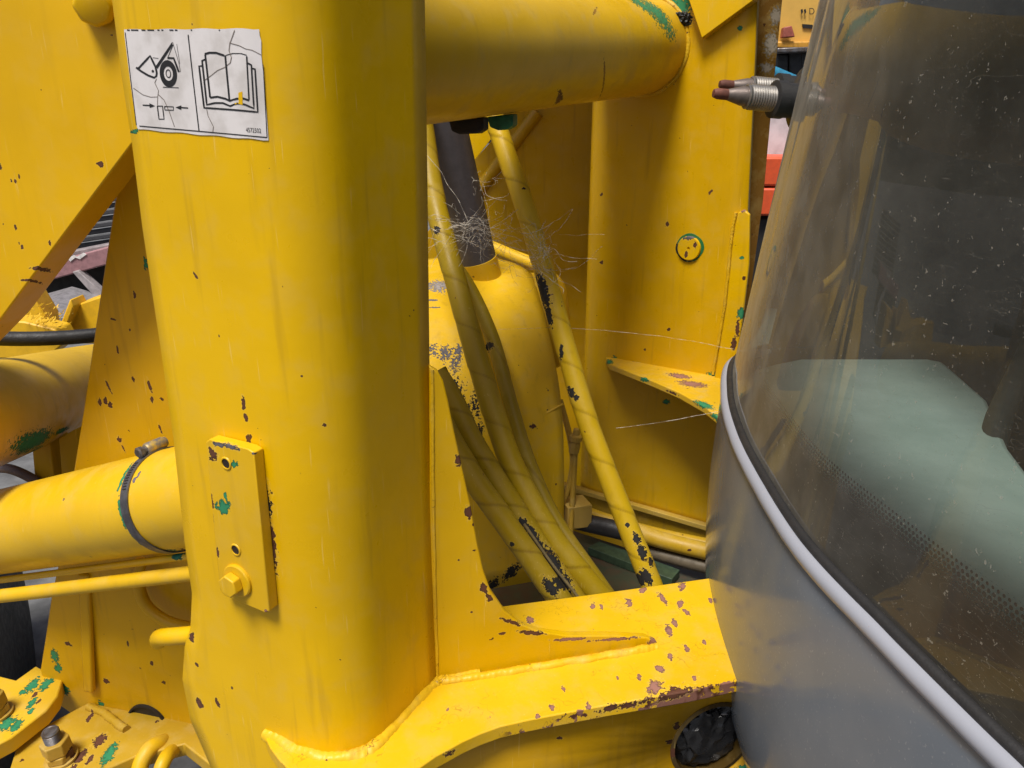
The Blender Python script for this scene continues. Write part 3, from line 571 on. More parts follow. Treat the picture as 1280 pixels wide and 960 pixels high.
def band(name, c, r, wd, th, mat, par, a0=0, a1=360):
    rows = []
    for k in range(73):
        a = R(lerp(a0, a1, k / 72)); n_ = u_ * math.cos(a) + v_ * math.sin(a)
        rows.append([c + n_ * r - ax * wd / 2, c + n_ * (r + th) - ax * wd / 2, c + n_ * (r + th) + ax * wd / 2, c + n_ * r + ax * wd / 2])
    V = [p for r_ in rows for p in r_]; F = []
    for i in range(72):
        for k in range(4): F.append((i * 4 + k, i * 4 + (k + 1) % 4, (i + 1) * 4 + (k + 1) % 4, (i + 1) * 4 + k))
    return mesh_obj(name, V, F, mat, par, smooth=35)
bd = band('band_clamp', clc, rcy + 0.0006, 0.017, 0.0018, m_band, cyl)
# worm slots on the band, screw housing and screw on top
for k in range(11):
    a = R(24 + k * 3.1); n_ = u_ * math.cos(a) - v_ * math.sin(a); n2 = u_ * math.cos(a) + v_ * math.sin(a)
    side = n_ if n_.dot(CAM - clc) > n2.dot(CAM - clc) else n2
    tv = ax.cross(side).normalized()
    box('band_slot', clc + side * (rcy + 0.0026) , ax * 0.0036, tv * 0.0008, side * 0.0006, m_blk, bd, bevel=0)
n_ = u_; tv = ax.cross(n_)
scv = tv if tv.dot(CAM - clc) > 0 else -tv
m_clp = plain('clamp_steel', (0.20, 0.19, 0.19), 0.45, 0.4, scale=90, c2=(0.55, 0.36, 0.05))
hd = tube('screw_housing', [clc + u_ * (rcy + 0.008) + scv * s2 for s2 in (-0.024, -0.018, 0.008, 0.011)], lambda t_: 0.0095 if 0.2 < t_ < 0.9 else 0.0075, m_clp, bd, seg=16)
lathe('clamp_screw', [(0.0055, 0), (0.0055, 0.006), (0.0085, 0.0065), (0.0085, 0.012), (0.006, 0.014), (0.0002, 0.014)], clc + u_ * (rcy + 0.008) + scv * 0.011, scv, m_stl, bd, 8)
tube('barrel_side_tube', [cA + ax * t_ + Vector((0.0, -0.03, -rcy - 0.006)) for t_ in (-0.1, 0.1, 0.3, 0.6)], 0.006, m_cyl, cyl, seg=16)
def pipe(name, px, r, mat, label, cat, seg=18, n=40, rf=None, group=None):
    P = spline([D(*p) for p in px], n); o = tube(name, P, r, mat, None, seg=seg, rf=rf)
    o['label'] = label; o['category'] = cat
    if group: o['group'] = group
    return o
m_pipe = paint('pipe_yellow_paint', (0.66, 0.396, 0.009), (), rough=0.4, dust=0.25, fleck=0.12)
pipe('steel_pipe', [(-80, 752, 1.38), (0, 745, 1.30), (120, 731, 1.22), (245, 716, 1.12), (300, 709, 1.07)], 0.0115, m_pipe, 'thin straight yellow pipe running below the banded cylinder', 'pipe')
sp_u2 = [spot(38, 552, 22, 14, 1.45, -20, GRN), spot(8, 566, 20, 7, 1.45, -20, GRN), spot(90, 532, 14, 9, 1.8, -20, GRN), spot(60, 540, 8, 5, 1.55, 0, GRN)]
pipe('steel_tube', [(-120, 548, 1.22), (0, 513, 1.50), (105, 480, 2.0), (160, 463, 2.5)], 0.098, paint('upper_tube_paint', (0.74, 0.448, 0.0072), sp_u2, rough=0.4, dust=0.2), 'thick yellow tube with green chipped underside, below the black hose', 'tube', seg=48)
m_rub = plain('black_rubber', (0.022, 0.021, 0.021), 0.55, var=0.4, bump=0.3)
pipe('hydraulic_hose', [(-60, 418, 1.45), (0, 423, 1.5), (60, 423, 1.53), (118, 419, 1.56), (170, 410, 1.6)], 0.0145, m_rub, 'black rubber hose crossing above the thick yellow tube', 'hose')
pipe('hydraulic_hose', [(178, 1010, 1.46), (174, 965, 1.48), (186, 938, 1.5), (203, 928, 1.53), (222, 925, 1.60)], 0.0155, m_pipe, 'outer of two short yellow hoses looping out of the round port', 'hose', group='hoses at the round port')
pipe('hydraulic_hose', [(205, 1010, 1.44), (200, 970, 1.45), (207, 948, 1.47), (217, 938, 1.52), (232, 930, 1.60)], 0.0135, m_pipe, 'inner of two short yellow hoses looping out of the round port', 'hose', group='hoses at the round port')
# odds and ends beneath the thick tube
lug = thing('mounting_lug', 'small yellow lug with a slot below the thick yellow tube', 'bracket', D(65, 575, 1.62))
for x in (48, 82):
    plate('cheek', [D(x - 9, 548, 1.6), D(x + 13, 536, 1.6), D(x + 20, 600, 1.62), D(x - 4, 606, 1.62)], Vector((0.01, 0.05, 0)), m_pipe, lug, bevel=0.002)
box('web', D(66, 578, 1.66), Vector((0.03, 0, 0)), Vector((0, 0.01, 0)), Vector((0, 0, 0.045)), m_pipe, lug)
pipe('hydraulic_hose', [(-40, 592, 1.6), (0, 585, 1.6), (28, 592, 1.6), (60, 612, 1.62), (90, 640, 1.65)], 0.010, plain('grey_hose', (0.14, 0.11, 0.12), 0.6), 'grey hose curving down behind the banded cylinder', 'hose')

# ================================================================== TILT CYLINDER IN THE MIDDLE BAY
tc_ = thing('tilt_cylinder', 'grey steel rod entering a round-topped yellow housing between the towers', 'cylinder', D(620, 700, 2.0))
Rc = [(585, 318, 2.30), (630, 325, 2.22), (655, 335, 2.14), (668, 352, 2.07), (678, 385, 2.01), (688, 425, 1.97), (697, 470, 1.94), (703, 520, 1.93), (705, 580, 1.95), (705, 640, 1.99), (705, 720, 2.05)]
Lc = [(400, 338, 2.16), (430, 345, 2.08), (445, 352, 2.0), (455, 368, 1.93), (462, 400, 1.87), (468, 440, 1.83), (473, 480, 1.80), (476, 530, 1.79), (478, 590, 1.81), (478, 650, 1.85), (478, 760, 1.91)]
RP, LP = spline([D(*p) for p in Rc], 40), spline([D(*p) for p in Lc], 40)
rows = [[lerp(a, b, k / 24) for k in range(25)] for a, b in zip(LP, RP)]
sp_h = [spot(x, y, rx, ry, 1.95, a, c) for x, y, rx, ry, a, c in [(545, 440, 9, 10, 0, STEEL), (560, 445, 11, 14, 0, STEEL), (572, 455, 8, 22, 10, STEEL), (575, 490, 12, 28, 0, BLK), (588, 520, 16, 22, 0, BLK), (597, 505, 9, 30, 0, BLK), (600, 535, 8, 16, 0, BLK), (665, 532, 5, 4, 0, RUST), (612, 740, 18, 8, -45, BLK), (640, 720, 16, 7, -45, BLK), (540, 375, 8, 1.3, 0, STEEL), (545, 385, 7, 1, 0, STEEL), (575, 440, 5, 10, 0, STEEL), (546, 353, 16, 11, 0, (0.25, 0.22, 0.2)), (612, 436, 6, 5, 0, BLK)]]
m_hou = paint('housing_yellow_paint', (0.72, 0.436, 0.012), sp_h, rough=0.4, dust=0.25, grime=0.2, fleck=0.12)
hs = loft('housing', rows, m_hou, tc_, thick=0.03, smooth=60)
rodA, rodB = D(540, 110, 1.86), D(602, 350, 2.10)
m_rod = plain('grey_rod', (0.085, 0.08, 0.095), 0.45, 0.0, var=0.25, scale=30)
rod = tube('rod', [lerp(rodA, rodB, i / 12) for i in range(13)], lambda t_: lerp(0.064, 0.052, t_), m_rod, tc_, seg=40)
axr = (rodB - rodA).normalized()
tube('gland_collar', [rodB - axr * 0.062, rodB - axr * 0.058, rodB + axr * 0.02], 0.056, paint('collar_paint', (0.7, 0.424, 0.012), (), fleck=0.2), tc_, seg=40)
tube('housing_pipe', [D(575, 572, 1.88), D(640, 540, 1.9), D(704, 505, 1.93)], 0.0035, m_hou, tc_, seg=10)
lathe('end_cap', [(0.135, 0), (0.135, 0.055), (0.130, 0.072), (0.115, 0.086), (0.09, 0.092), (0.0002, 0.094)], D(664, 402, 2.16), Vector((0.95, 0.12, 0)), m_hou, tc_, 48, smooth=50)
tube('bright_edge_bar', [D(605, 305, 2.35), D(640, 320, 2.3), D(672, 332, 2.26)], 0.02, m_hou, tc_, seg=12)

shade_outline = [Vector((x, y, HCAM + z)) for x, y, z in ((-0.20, 2.12, 0.40), (0.45, 2.16, 0.40), (0.52, 2.45, 0.40), (0.42, 2.76, 0.40), (-0.20, 2.78, 0.40), (-0.30, 2.45, 0.40))]
plate('bay_shade_plate', shade_outline, Vector((0, 0, 0.16)), m_hou, tc_, bevel=0.02)  # unseen plate added above the bay to keep its rear in shade
# ---- hoses with their spiral wrap
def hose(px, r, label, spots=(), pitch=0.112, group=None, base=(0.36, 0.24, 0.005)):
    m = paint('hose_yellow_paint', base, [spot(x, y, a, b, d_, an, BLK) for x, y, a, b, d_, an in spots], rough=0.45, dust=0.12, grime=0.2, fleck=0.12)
    pts = [D(*p) for p in px]
    def rf(t_, a, l):
        s2 = (l / pitch + a / (2 * math.pi)) % 1.0
        lip = 0.05 * s2 + (-0.05 if s2 > 0.965 else 0.0)
        return 1 + lip + 0.012 * nz((l * 30, math.cos(a), math.sin(a)), 1.0)
    o = tube('hydraulic_hose', spline(pts, 420), r, m, None, seg=36, rf=rf)
    at = o.data.attributes.new('seam', 'FLOAT', 'POINT')
    P = spline(pts, 420); L = 0; k = 0
    for i, p in enumerate(P):
        if i: L += (p - P[i - 1]).length
        for j in range(36):
            s2 = (L / pitch + j / 36) % 1.0; at.data[k].value = max(s2, 1 - s2); k += 1
    nt = m.node_tree; at_n = nt.nodes.new('ShaderNodeAttribute'); at_n.attribute_name = 'seam'
    mr = nt.nodes.new('ShaderNodeMapRange'); nt.links.new(at_n.outputs['Fac'], mr.inputs[0]); mr.inputs[1].default_value = 0.955; mr.inputs[2].default_value = 0.99; mr.inputs[4].default_value = 0.33
    mx = nt.nodes.new('ShaderNodeMix'); mx.data_type = 'RGBA'; bs = nt.nodes['Principled BSDF'].inputs['Base Color']; src = bs.links[0].from_socket
    nt.links.new(mr.outputs[0], mx.inputs[0]); nt.links.new(src, mx.inputs[6]); mx.inputs[7].default_value = (0.10, 0.045, 0.004, 1); nt.links.new(mx.outputs[2], bs)
    o['label'] = label; o['category'] = 'hose'; o['group'] = 'painted hoses between the towers'
    return o
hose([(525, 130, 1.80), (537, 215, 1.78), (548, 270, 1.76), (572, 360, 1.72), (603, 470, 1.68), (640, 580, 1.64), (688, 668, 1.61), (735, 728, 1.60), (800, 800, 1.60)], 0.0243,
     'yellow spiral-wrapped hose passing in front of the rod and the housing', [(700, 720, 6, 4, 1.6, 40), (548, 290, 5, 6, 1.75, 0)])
hose([(612, 130, 1.84), (632, 190, 1.82), (655, 255, 1.80), (682, 345, 1.77), (706, 430, 1.75), (735, 528, 1.72), (770, 620, 1.70), (807, 712, 1.68), (830, 770, 1.68)], 0.0232,
     'yellow hose standing apart beside the far tower, black worn near its foot', [(679, 365, 7, 24, 1.75, -15), (686, 395, 4, 14, 1.75, -10), (701, 440, 2.5, 10, 1.75, 0), (714, 490, 4, 8, 1.72, -20), (795, 672, 5, 9, 1.68, -20), (801, 688, 6, 10, 1.68, -20), (806, 718, 7, 12, 1.68, -30), (812, 700, 4, 6, 1.68, 0), (798, 722, 8, 8, 1.68, 0), (655, 238, 3, 1.6, 1.8, 0), (720, 497, 3, 4, 1.72, 0), (783, 655, 3, 3, 1.68, 0)], base=(0.56, 0.36, 0.007))
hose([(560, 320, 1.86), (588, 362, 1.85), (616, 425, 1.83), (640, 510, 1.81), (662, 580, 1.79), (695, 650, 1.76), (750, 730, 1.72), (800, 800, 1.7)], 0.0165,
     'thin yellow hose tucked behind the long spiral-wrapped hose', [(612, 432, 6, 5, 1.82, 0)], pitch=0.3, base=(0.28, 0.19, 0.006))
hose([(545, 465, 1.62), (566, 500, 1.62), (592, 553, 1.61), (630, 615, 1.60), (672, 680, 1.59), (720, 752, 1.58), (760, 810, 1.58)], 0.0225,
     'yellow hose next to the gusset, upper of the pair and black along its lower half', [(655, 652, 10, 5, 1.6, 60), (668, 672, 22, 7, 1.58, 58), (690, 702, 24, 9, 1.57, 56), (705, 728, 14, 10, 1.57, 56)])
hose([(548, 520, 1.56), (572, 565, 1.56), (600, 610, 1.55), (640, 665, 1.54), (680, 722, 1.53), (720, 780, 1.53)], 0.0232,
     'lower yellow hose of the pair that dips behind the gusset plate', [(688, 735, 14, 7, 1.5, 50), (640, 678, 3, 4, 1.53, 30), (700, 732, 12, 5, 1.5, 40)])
pipe('control_cable', [(655, 655, 1.55), (690, 705, 1.545), (716, 738, 1.54), (740, 770, 1.54)], 0.003, plain('dull_cable', (0.20, 0.15, 0.06), 0.6), 'thin pale cable lying between the hoses above the shelf', 'cable')
# bay: link rod, block, pipes
lk = thing('link_rod', 'thin dusty linkage rod with a forked end beside the yellow housing', 'linkage', D(712, 660, 1.98))
m_lk = paint('link_paint', (0.46, 0.28, 0.03), (), rough=0.55, dust=0.5, fleck=0.3)
tube('rod', [D(719, 560, 1.98), D(717, 600, 1.99), D(713, 668, 2.0)], 0.0075, m_lk, lk, seg=12)
tube('strap', spline([D(700, 500, 2.0), D(712, 545, 1.99), D(716, 580, 1.99), (D(709, 615, 2.0)), D(697, 640, 2.02)], 24), 0.008, m_lk, lk, seg=10)
lathe('clevis', [(0.013, -0.03), (0.015, -0.01), (0.013, 0), (0.017, 0.004), (0.017, 0.016), (0.010, 0.02), (0.008, 0.035)], D(719, 552, 1.97), Vector((0.1, 0, 1)), m_lk, lk, 8)
blk = box('mounting_block', D(719, 640, 2.03), Vector((0.032, 0.008, 0)), Vector((-0.01, 0.03, 0)), Vector((0, 0, 0.032)), paint('block_paint', (0.55, 0.36, 0.08), (), rough=0.5, dust=0.5)); blk['label'] = 'small square yellow block at the foot of the linkage rod'; blk['category'] = 'block'
m_fp = paint('floor_pipe_paint', (0.5, 0.304, 0.018), (), rough=0.45, dust=0.4, fleck=0.3)
pipe('steel_pipe', [(722, 636, 2.12), (760, 650, 2.08), (820, 667, 2.03), (900, 684, 1.98), (940, 692, 1.95)], 0.0165, m_fp, 'upper yellow pipe on the dark bay floor beneath the far tower', 'pipe')
pipe('steel_pipe', [(790, 662, 2.0), (830, 676, 1.98), (900, 693, 1.94), (940, 702, 1.92)], 0.022, m_fp, 'thicker lower yellow pipe on the bay floor, joining the black hose', 'pipe')
pipe('hydraulic_hose', [(712, 648, 2.06), (735, 654, 2.04), (770, 662, 2.02), (806, 671, 2.0)], 0.024, m_rub, 'short thick black hose end on the dark bay floor', 'hose')
pipe('steel_pipe', [(800, 686, 2.02), (850, 700, 1.98), (930, 722, 1.93)], 0.017, plain('brown_pipe', (0.13, 0.10, 0.06), 0.6), 'dull brown pipe lying lowest on the bay floor', 'pipe')

# ================================================================== CRUMPLED PLASTIC PLUG
bm = bmesh.new(); bmesh.ops.create_icosphere(bm, subdivisions=5, radius=1.0)
nrm = PLU[1]
for v in bm.verts:
    p = v.co.copy(); f = 1 + 0.20 * nz(p, 1.3, 4) - 0.50 * (abs(nz(p, 1.7, 5)) - 0.2) - 0.22 * (abs(nz(p, 3.6, 6)) - 0.15)
    p *= f; q = eu * p.x * 0.070 + ez * p.z * 0.071 + nrm * p.y * -0.030
    v.co = q
me = bpy.data.meshes.new('plastic_plug'); bm.to_mesh(me); bm.free()
m_plug = plain('black_plastic_film', (0.014, 0.014, 0.015), 0.30, var=0.3, bump=0.15)
me.materials.append(m_plug)
po = bpy.data.objects.new('plastic_plug', me); COL.objects.link(po); po.location = cU - nrm * 0.026 - ez * 0.004
for p in me.polygons: p.use_smooth = True
me.set_sharp_from_angle(angle=R(22))
po['label'] = 'crumpled black plastic stuffed into the round opening under the yellow shelf'; po['category'] = 'plastic plug'

# ================================================================== CAB
kc = 1.08; zt = -0.47 * kc
cab = thing('loader_cab', 'grey loader cab with curved dusty windscreen and pale trim strip', 'cab', Vector((0.9, 1.0, HCAM + zt - 0.8)))
trace = [(1330, 1040), (1280, 985), (1200, 905), (1100, 802), (1000, 693), (945, 605), (918, 548), (907, 500), (913, 458)]
plan = [Z(x, y, zt) for x, y in trace]
far = plan[-1]; plan = plan + [far + Vector((0.10, 0.10, 0)), far + Vector((0.26, 0.17, 0)), far + Vector((0.5, 0.20, 0)), far + Vector((0.9, 0.20, 0))]
near = plan[0]; plan = [near + Vector((0.85, -0.28, 0)), near + Vector((0.45, -0.26, 0)), near + Vector((0.2, -0.18, 0)), near + Vector((0.06, -0.08, 0))] + plan
pc = spline(plan, 240)
# even out by arc length
acc = [0]
for a, b in zip(pc, pc[1:]): acc.append(acc[-1] + (b - a).length)
def at_len(l):
    for i in range(len(acc) - 1):
        if acc[i + 1] >= l: return lerp(pc[i], pc[i + 1], (l - acc[i]) / max(acc[i + 1] - acc[i], 1e-9))
    return pc[-1]
NP = 220
pc = [at_len(acc[-1] * i / NP) for i in range(NP + 1)]
def LEAN(p): return 0.045 + 0.085 * min(1.0, max(0.0, (p.y - 0.85) / 0.5))
def shift(p, z, dx): return Vector((p.x + dx, p.y, z))
zw = HCAM + zt
body_prof = [(0.0, 0.002), (-0.03, -0.002), (-0.10, -0.006), (-0.20, -0.010), (-0.30, -0.009), (-0.38, -0.002), (-0.44, 0.012), (-0.50, 0.034), (-0.56, 0.062), (-0.62, 0.094), (-0.70, 0.140), (-0.80, 0.20), (-0.95, 0.30)]
bp = spline([Vector((dx, 0, h)) for h, dx in body_prof], 48)
rows = [[shift(p, zw + q.z, q.x) for p in pc] for q in bp]
t = NT('cab_grey_paint'); n1 = t.noise(t.pos, 14.0, 4.0); n2 = t.noise(t.pos, 240.0, 3.0)
t.put(t.b.inputs['Base Color'], t.mix(t.math('MULTIPLY', t.ramp(n2, 0.62, 0.72), 0.5), t.mix(t.ramp(n1, 0.35, 0.7), (0.155, 0.175, 0.20), (0.17, 0.188, 0.21)), (0.30, 0.30, 0.30)))
t.put(t.b.inputs['Roughness'], t.ramp(n1, 0.3, 0.7, 0.10, 0.20)); t.b.inputs['Specular IOR Level'].default_value = 0.16
t.put(t.b.inputs['Normal'], t.new('ShaderNodeBump', {'Strength': 0.03, 'Distance': 0.002, 'Height': n1}).outputs[0])
m_cab = t.m
loft('body_panel', rows, m_cab, cab, thick=0.004, smooth=80)
t = NT('trim_paint'); n1 = t.noise(t.pos, 200.0, 3.0); scr = t.noise(t.pos, 45.0, 5.0, 0.7)
t.put(t.b.inputs['Base Color'], t.mix(t.ramp(scr, 0.66, 0.70), (0.30, 0.31, 0.35), (0.30, 0.20, 0.18))); t.b.inputs['Roughness'].default_value = 0.38
m_trim = t.m
def vis(i): return True
tr = tube('trim_strip', [shift(p, zw + 0.004, 0.001) for p in pc], 0.0108, m_trim, cab, seg=20, rf=lambda t_, a, l: 1 + 0.035 * nz((l * 25, math.cos(a), math.sin(a)), 1.0, 3))
tube('rubber_seal', [shift(p, zw + 0.0155, 0.0085) for p in pc], 0.0072, m_rub, cab, seg=14)
# windscreen: tinted, dusty, dark printed border with its rows of dots
hz = [0.014 + 0.012 * i for i in range(12)] + [0.162 + 0.06 * i for i in range(14)]
rows = [[shift(p, zw + h, 0.010 + LEAN(p) * h) for p in pc] for h in hz]
t = NT('windscreen_glass'); uv = t.new('ShaderNodeUVMap', uv_map='UVMap').outputs[0]
sep = t.new('ShaderNodeSeparateXYZ', {0: uv}); U_, V_ = sep.outputs[0], sep.outputs[1]
PIT = 0.0062
ri = t.math('FLOOR', t.math('DIVIDE', V_, PIT * 0.866)); odd = t.math('MODULO', ri, 2.0)
fu = t.math('SUBTRACT', t.math('FRACT', t.math('ADD', t.math('DIVIDE', U_, PIT), t.math('MULTIPLY', odd, 0.5))), 0.5)
fv = t.math('MULTIPLY', t.math('SUBTRACT', t.math('FRACT', t.math('DIVIDE', V_, PIT * 0.866)), 0.5), 0.866)
dd = t.math('SQRT', t.math('ADD', t.math('MULTIPLY', fu, fu), t.math('MULTIPLY', fv, fv)))
V0, V1 = 0.090, 0.120
rad = t.new('ShaderNodeMapRange', {0: t.math('MULTIPLY', ri, PIT * 0.866), 1: V0, 2: V1, 3: 0.56, 4: 0.18}).outputs[0]
dots = t.math('MULTIPLY', t.math('LESS_THAN', dd, rad), t.math('LESS_THAN', V_, V1))
frit = t.math('MAXIMUM', dots, t.math('LESS_THAN', V_, V0))
fres = t.new('ShaderNodeFresnel', {'IOR': 1.35}).outputs[0]
lw = t.math('POWER', t.new('ShaderNodeLayerWeight', {'Blend': 0.5}).outputs['Facing'], 2.0)
tran = t.new('ShaderNodeBsdfTransparent', {'Color': t.mix(lw, (0.78, 0.93, 0.87), (0.30, 0.32, 0.28))})
glos = t.new('ShaderNodeBsdfGlossy', {'Color': (1, 1, 1, 1), 'Roughness': 0.015})
p = t.pos
film = t.ramp(t.noise(p, 9.0, 5.0, 0.6), 0.3, 0.75, 0.02, 0.07)
vo = t.new('ShaderNodeTexVoronoi', {'Vector': t.new('ShaderNodeVectorMath', {0: p, 1: t.new('ShaderNodeVectorMath', {0: t.noise(p, 160.0, 2.0, out=1), 'Scale': 0.02}, operation='SCALE').outputs[0]}, operation='ADD').outputs[0], 'Scale': 150.0})
sz = t.math('MULTIPLY', t.math('POWER', t.new('ShaderNodeSeparateColor', {0: vo.outputs['Color']}).outputs[1], 5.0), 0.30)
speck = t.math('MULTIPLY', t.math('LESS_THAN', vo.outputs['Distance'], sz), 0.45)
vo2 = t.new('ShaderNodeTexVoronoi', {'Vector': p, 'Scale': 330.0})
sp2 = t.math('MULTIPLY', t.math('LESS_THAN', vo2.outputs['Distance'], t.math('MULTIPLY', t.math('POWER', t.new('ShaderNodeSeparateColor', {0: vo2.outputs['Color']}).outputs[0], 4.0), 0.3)), 0.22)
hair = t.new('ShaderNodeMapping', {'Vector': p, 'Rotation': (0.4, 0.9, 0.3), 'Scale': (1, 1, 6)}).outputs[0]
hairs = t.math('MULTIPLY', t.ramp(t.math('ABSOLUTE', t.math('SUBTRACT', t.noise(hair, 7.0, 3.0, 0.5, dist=1.5), 0.5)), 0.005, 0.0), 0.24)
graz = t.math('POWER', t.new('ShaderNodeLayerWeight', {'Blend': 0.5}).outputs['Facing'], 2.5)
film = t.math('ADD', film, t.math('MULTIPLY', graz, t.ramp(t.noise(p, 14.0, 3.0), 0.3, 0.7, 0.40, 0.70)))
dust = t.math('MAXIMUM', t.math('MAXIMUM', film, speck), t.math('MAXIMUM', sp2, hairs))
dif = t.new('ShaderNodeBsdfDiffuse', {'Color': (0.42, 0.39, 0.32, 1)})
ink_ = t.new('ShaderNodeBsdfDiffuse', {'Color': (0.012, 0.011, 0.010, 1)})
a = t.new('ShaderNodeMixShader', {0: frit, 1: tran.outputs[0], 2: ink_.outputs[0]})
b = t.new('ShaderNodeMixShader', {0: fres, 1: a.outputs[0], 2: glos.outputs[0]})
c = t.new('ShaderNodeMixShader', {0: dust, 1: b.outputs[0], 2: dif.outputs[0]})          # dust lies over the shine
t.put(t.n['Material Output'].inputs[0], c.outputs[0]); m_glass = t.m
gl = loft('windscreen', rows, m_glass, cab, smooth=180, uv=True)
if gl.data.polygons[NP // 2].normal.x > 0: gl.data.flip_normals()
# inside: dashboard, floor, rear wall, roof, column
def inset(p, z, k, dx): 
    c0 = Vector((1.0, 1.0, 0)); q = Vector((p.x, p.y, 0)); q = q + (c0 - q).normalized() * k; return Vector((q.x + dx, q.y, z))
vis_pc = [p for p in pc if p.x < 0.95]
dash_pts = [inset(p, zw - 0.015, 0.035, 0) for p in vis_pc]
m_dash = plain('dash_vinyl', (0.37, 0.42, 0.385), 0.6, scale=5, bump=0.3, c2=(0.27, 0.32, 0.29))
dp = dash_pts[::6] 
zd = zt - 0.015
edge_px = [(1090, 434), (1180, 452), (1235, 500), (1262, 560), (1300, 610), (1380, 660), (1460, 740)]
dash_edge = [Z(x, y, zd) for x, y in edge_px]
dsel = [p for p in dp if p.y > dash_edge[-1].y - 0.35 and p.x < dash_edge[0].x]
plate('dashboard', dsel + dash_edge + [dash_edge[-1] + Vector((0.1, -0.3, 0))], Vector((0, 0, -0.05)), m_dash, cab, bevel=0.01)
m_in = plain('cab_interior_black', (0.02, 0.022, 0.02), 0.7)
box('cab_floor', Vector((1.15, 1.0, zw - 0.75)), Vector((0.6, 0, 0)), Vector((0, 0.7, 0)), Vector((0, 0, 0.02)), m_in, cab)
box('rear_wall', Vector((1.9, 1.0, zw)), Vector((0.02, 0, 0)), Vector((0, 1.0, 0)), Vector((0, 0, 0.98)), m_in, cab)
plate('side_wall', [Vector((x, 1.69, zw + z)) for x, z in ((0.58, -0.8), (0.58, 0.0), (0.63, 0.40), (0.66, 0.95), (1.88, 0.95), (1.88, -0.8))], Vector((0, 0.03, 0)), m_in, cab)
box('roof', Vector((1.27, 1.15, zw + 1.08)), Vector((0.68, 0, 0)), Vector((0, 0.85, 0)), Vector((0, 0, 0.03)), m_cab, cab)
tube('steering_column', [D(1290, 430, 1.5), D(1250, 520, 1.4), D(1213, 650, 1.25), D(1205, 700, 1.2)], lambda t_: lerp(0.02, 0.028, t_), m_in, cab, seg=16)
box('seat_cushion', Vector((1.45, 1.1, zw - 0.3)), Vector((0.2, 0, 0)), Vector((0, 0.25, 0)), Vector((0, 0, 0.08)), m_in, cab, bevel=0.04)
box('seat_back', Vector((1.68, 1.1, zw + 0.1)), Vector((0.06, 0, 0.02)), Vector((0, 0.24, 0)), Vector((0, 0, 0.36)), m_in, cab, bevel=0.04)
# twin wiper spindles sticking out of the screen
m_thr = plain('spindle_steel', (0.33, 0.31, 0.28), 0.4, 0.8, var=0.3); m_tip = plain('rusty_tip', (0.16, 0.05, 0.03), 0.7, var=0.5)
for (bx_, by_, d_, sc) in ((1008, 128, 1.50, 1.07), (1010, 116, 1.58, 0.98)):
    b0 = D(bx_, by_, d_); axs = (D(bx_ - 112, by_ - 11, d_ - 0.03) - b0).normalized(); s = sc
    AXL = 1.2
    base = lathe('wiper_spindle', [(0.058 * s, (-0.012) * AXL), (0.058 * s, (0.004) * AXL), (0.05 * s, (0.012) * AXL), (0.034 * s, (0.020) * AXL), (0.030 * s, (0.024) * AXL), (0.030 * s, (0.040) * AXL), (0.0325 * s, (0.041) * AXL), (0.0325 * s, (0.058) * AXL), (0.027 * s, (0.060) * AXL)], b0, axs, m_rub, cab, 36)
    thr = [(0.0225 * s, (0.055) * AXL)]
    for k in range(10): thr += [(0.0225 * s, (0.060 + k * 0.0042) * AXL), (0.0205 * s, (0.0621 + k * 0.0042) * AXL)]
    lathe('threaded_sleeve', thr + [(0.0215 * s, (0.1035) * AXL), (0.019 * s, (0.105) * AXL)], b0, axs, m_thr, base, 32)
    lathe('spindle_cone', [(0.017 * s, (0.104) * AXL), (0.0165 * s, (0.112) * AXL), (0.0095 * s, (0.136) * AXL), (0.009 * s, (0.137) * AXL)], b0, axs, plain('spindle_cone_steel', (0.22, 0.18, 0.16), 0.5, 0.7), base, 28)
    lathe('spindle_tip', [(0.0095 * s, (0.136) * AXL), (0.0095 * s, (0.152) * AXL), (0.007 * s, (0.159) * AXL), (0.0002, 0.160 * AXL)], b0, axs, m_tip, base, 20)

# ================================================================== COBWEBS
t = NT('cobweb_silk'); t.b.inputs['Base Color'].default_value = (0.72, 0.66, 0.56, 1); t.b.inputs['Roughness'].default_value = 0.9
t.put(t.b.inputs['Alpha'], t.ramp(t.noise(t.pos, 60.0, 2.0), 0.35, 0.65, 0.08, 0.5)); m_web = t.m
def web(name, strands, label, r=0.0006, jit=0.004):
    V, F = [], []
    for st in strands:
        P = spline([D(*p) for p in st], max(8, 6 * len(st)))
        P = [p + Vector((nz(p, 30, 1), nz(p, 30, 2), nz(p, 30, 3))) * jit for p in P]
        fr = frames(P); n0 = len(V)
        rr_ = r * random.uniform(0.5, 1.5)
        for p, (t_, u, v) in zip(P, fr):
            for k in range(3): a = 2.0944 * k; V.append(p + (u * math.cos(a) + v * math.sin(a)) * rr_)
        for i in range(len(P) - 1):
            for k in range(3): F.append((n0 + i * 3 + k, n0 + i * 3 + (k + 1) % 3, n0 + i * 3 + 3 + (k + 1) % 3, n0 + i * 3 + 3 + k))
    o = mesh_obj(name, V, F, m_web); o['label'] = label; o['category'] = 'cobweb'; o['kind'] = 'stuff'
    return o
rw = random.Random(11); st = []
def clump(cx, cy, sx, sy, n, d0, dv=0.02):
    for i in range(n):
        x, y = rw.gauss(cx, sx), rw.gauss(cy, sy); k = rw.randint(3, 5); s2 = []
        dx, dy = rw.gauss(0, 9), rw.gauss(0, 6)
        for j in range(k): s2.append((x, y, d0 + rw.gauss(0, dv))); x += dx + rw.gauss(0, 7); y += dy + rw.gauss(0, 6)
        st.append(s2)
clump(590, 288, 15, 9, 70, 1.74); clump(560, 300, 12, 14, 14, 1.70); clump(672, 320, 4, 14, 60, 1.70, 0.01); clump(605, 240, 10, 16, 14, 1.95); clump(625, 300, 14, 6, 26, 1.72)
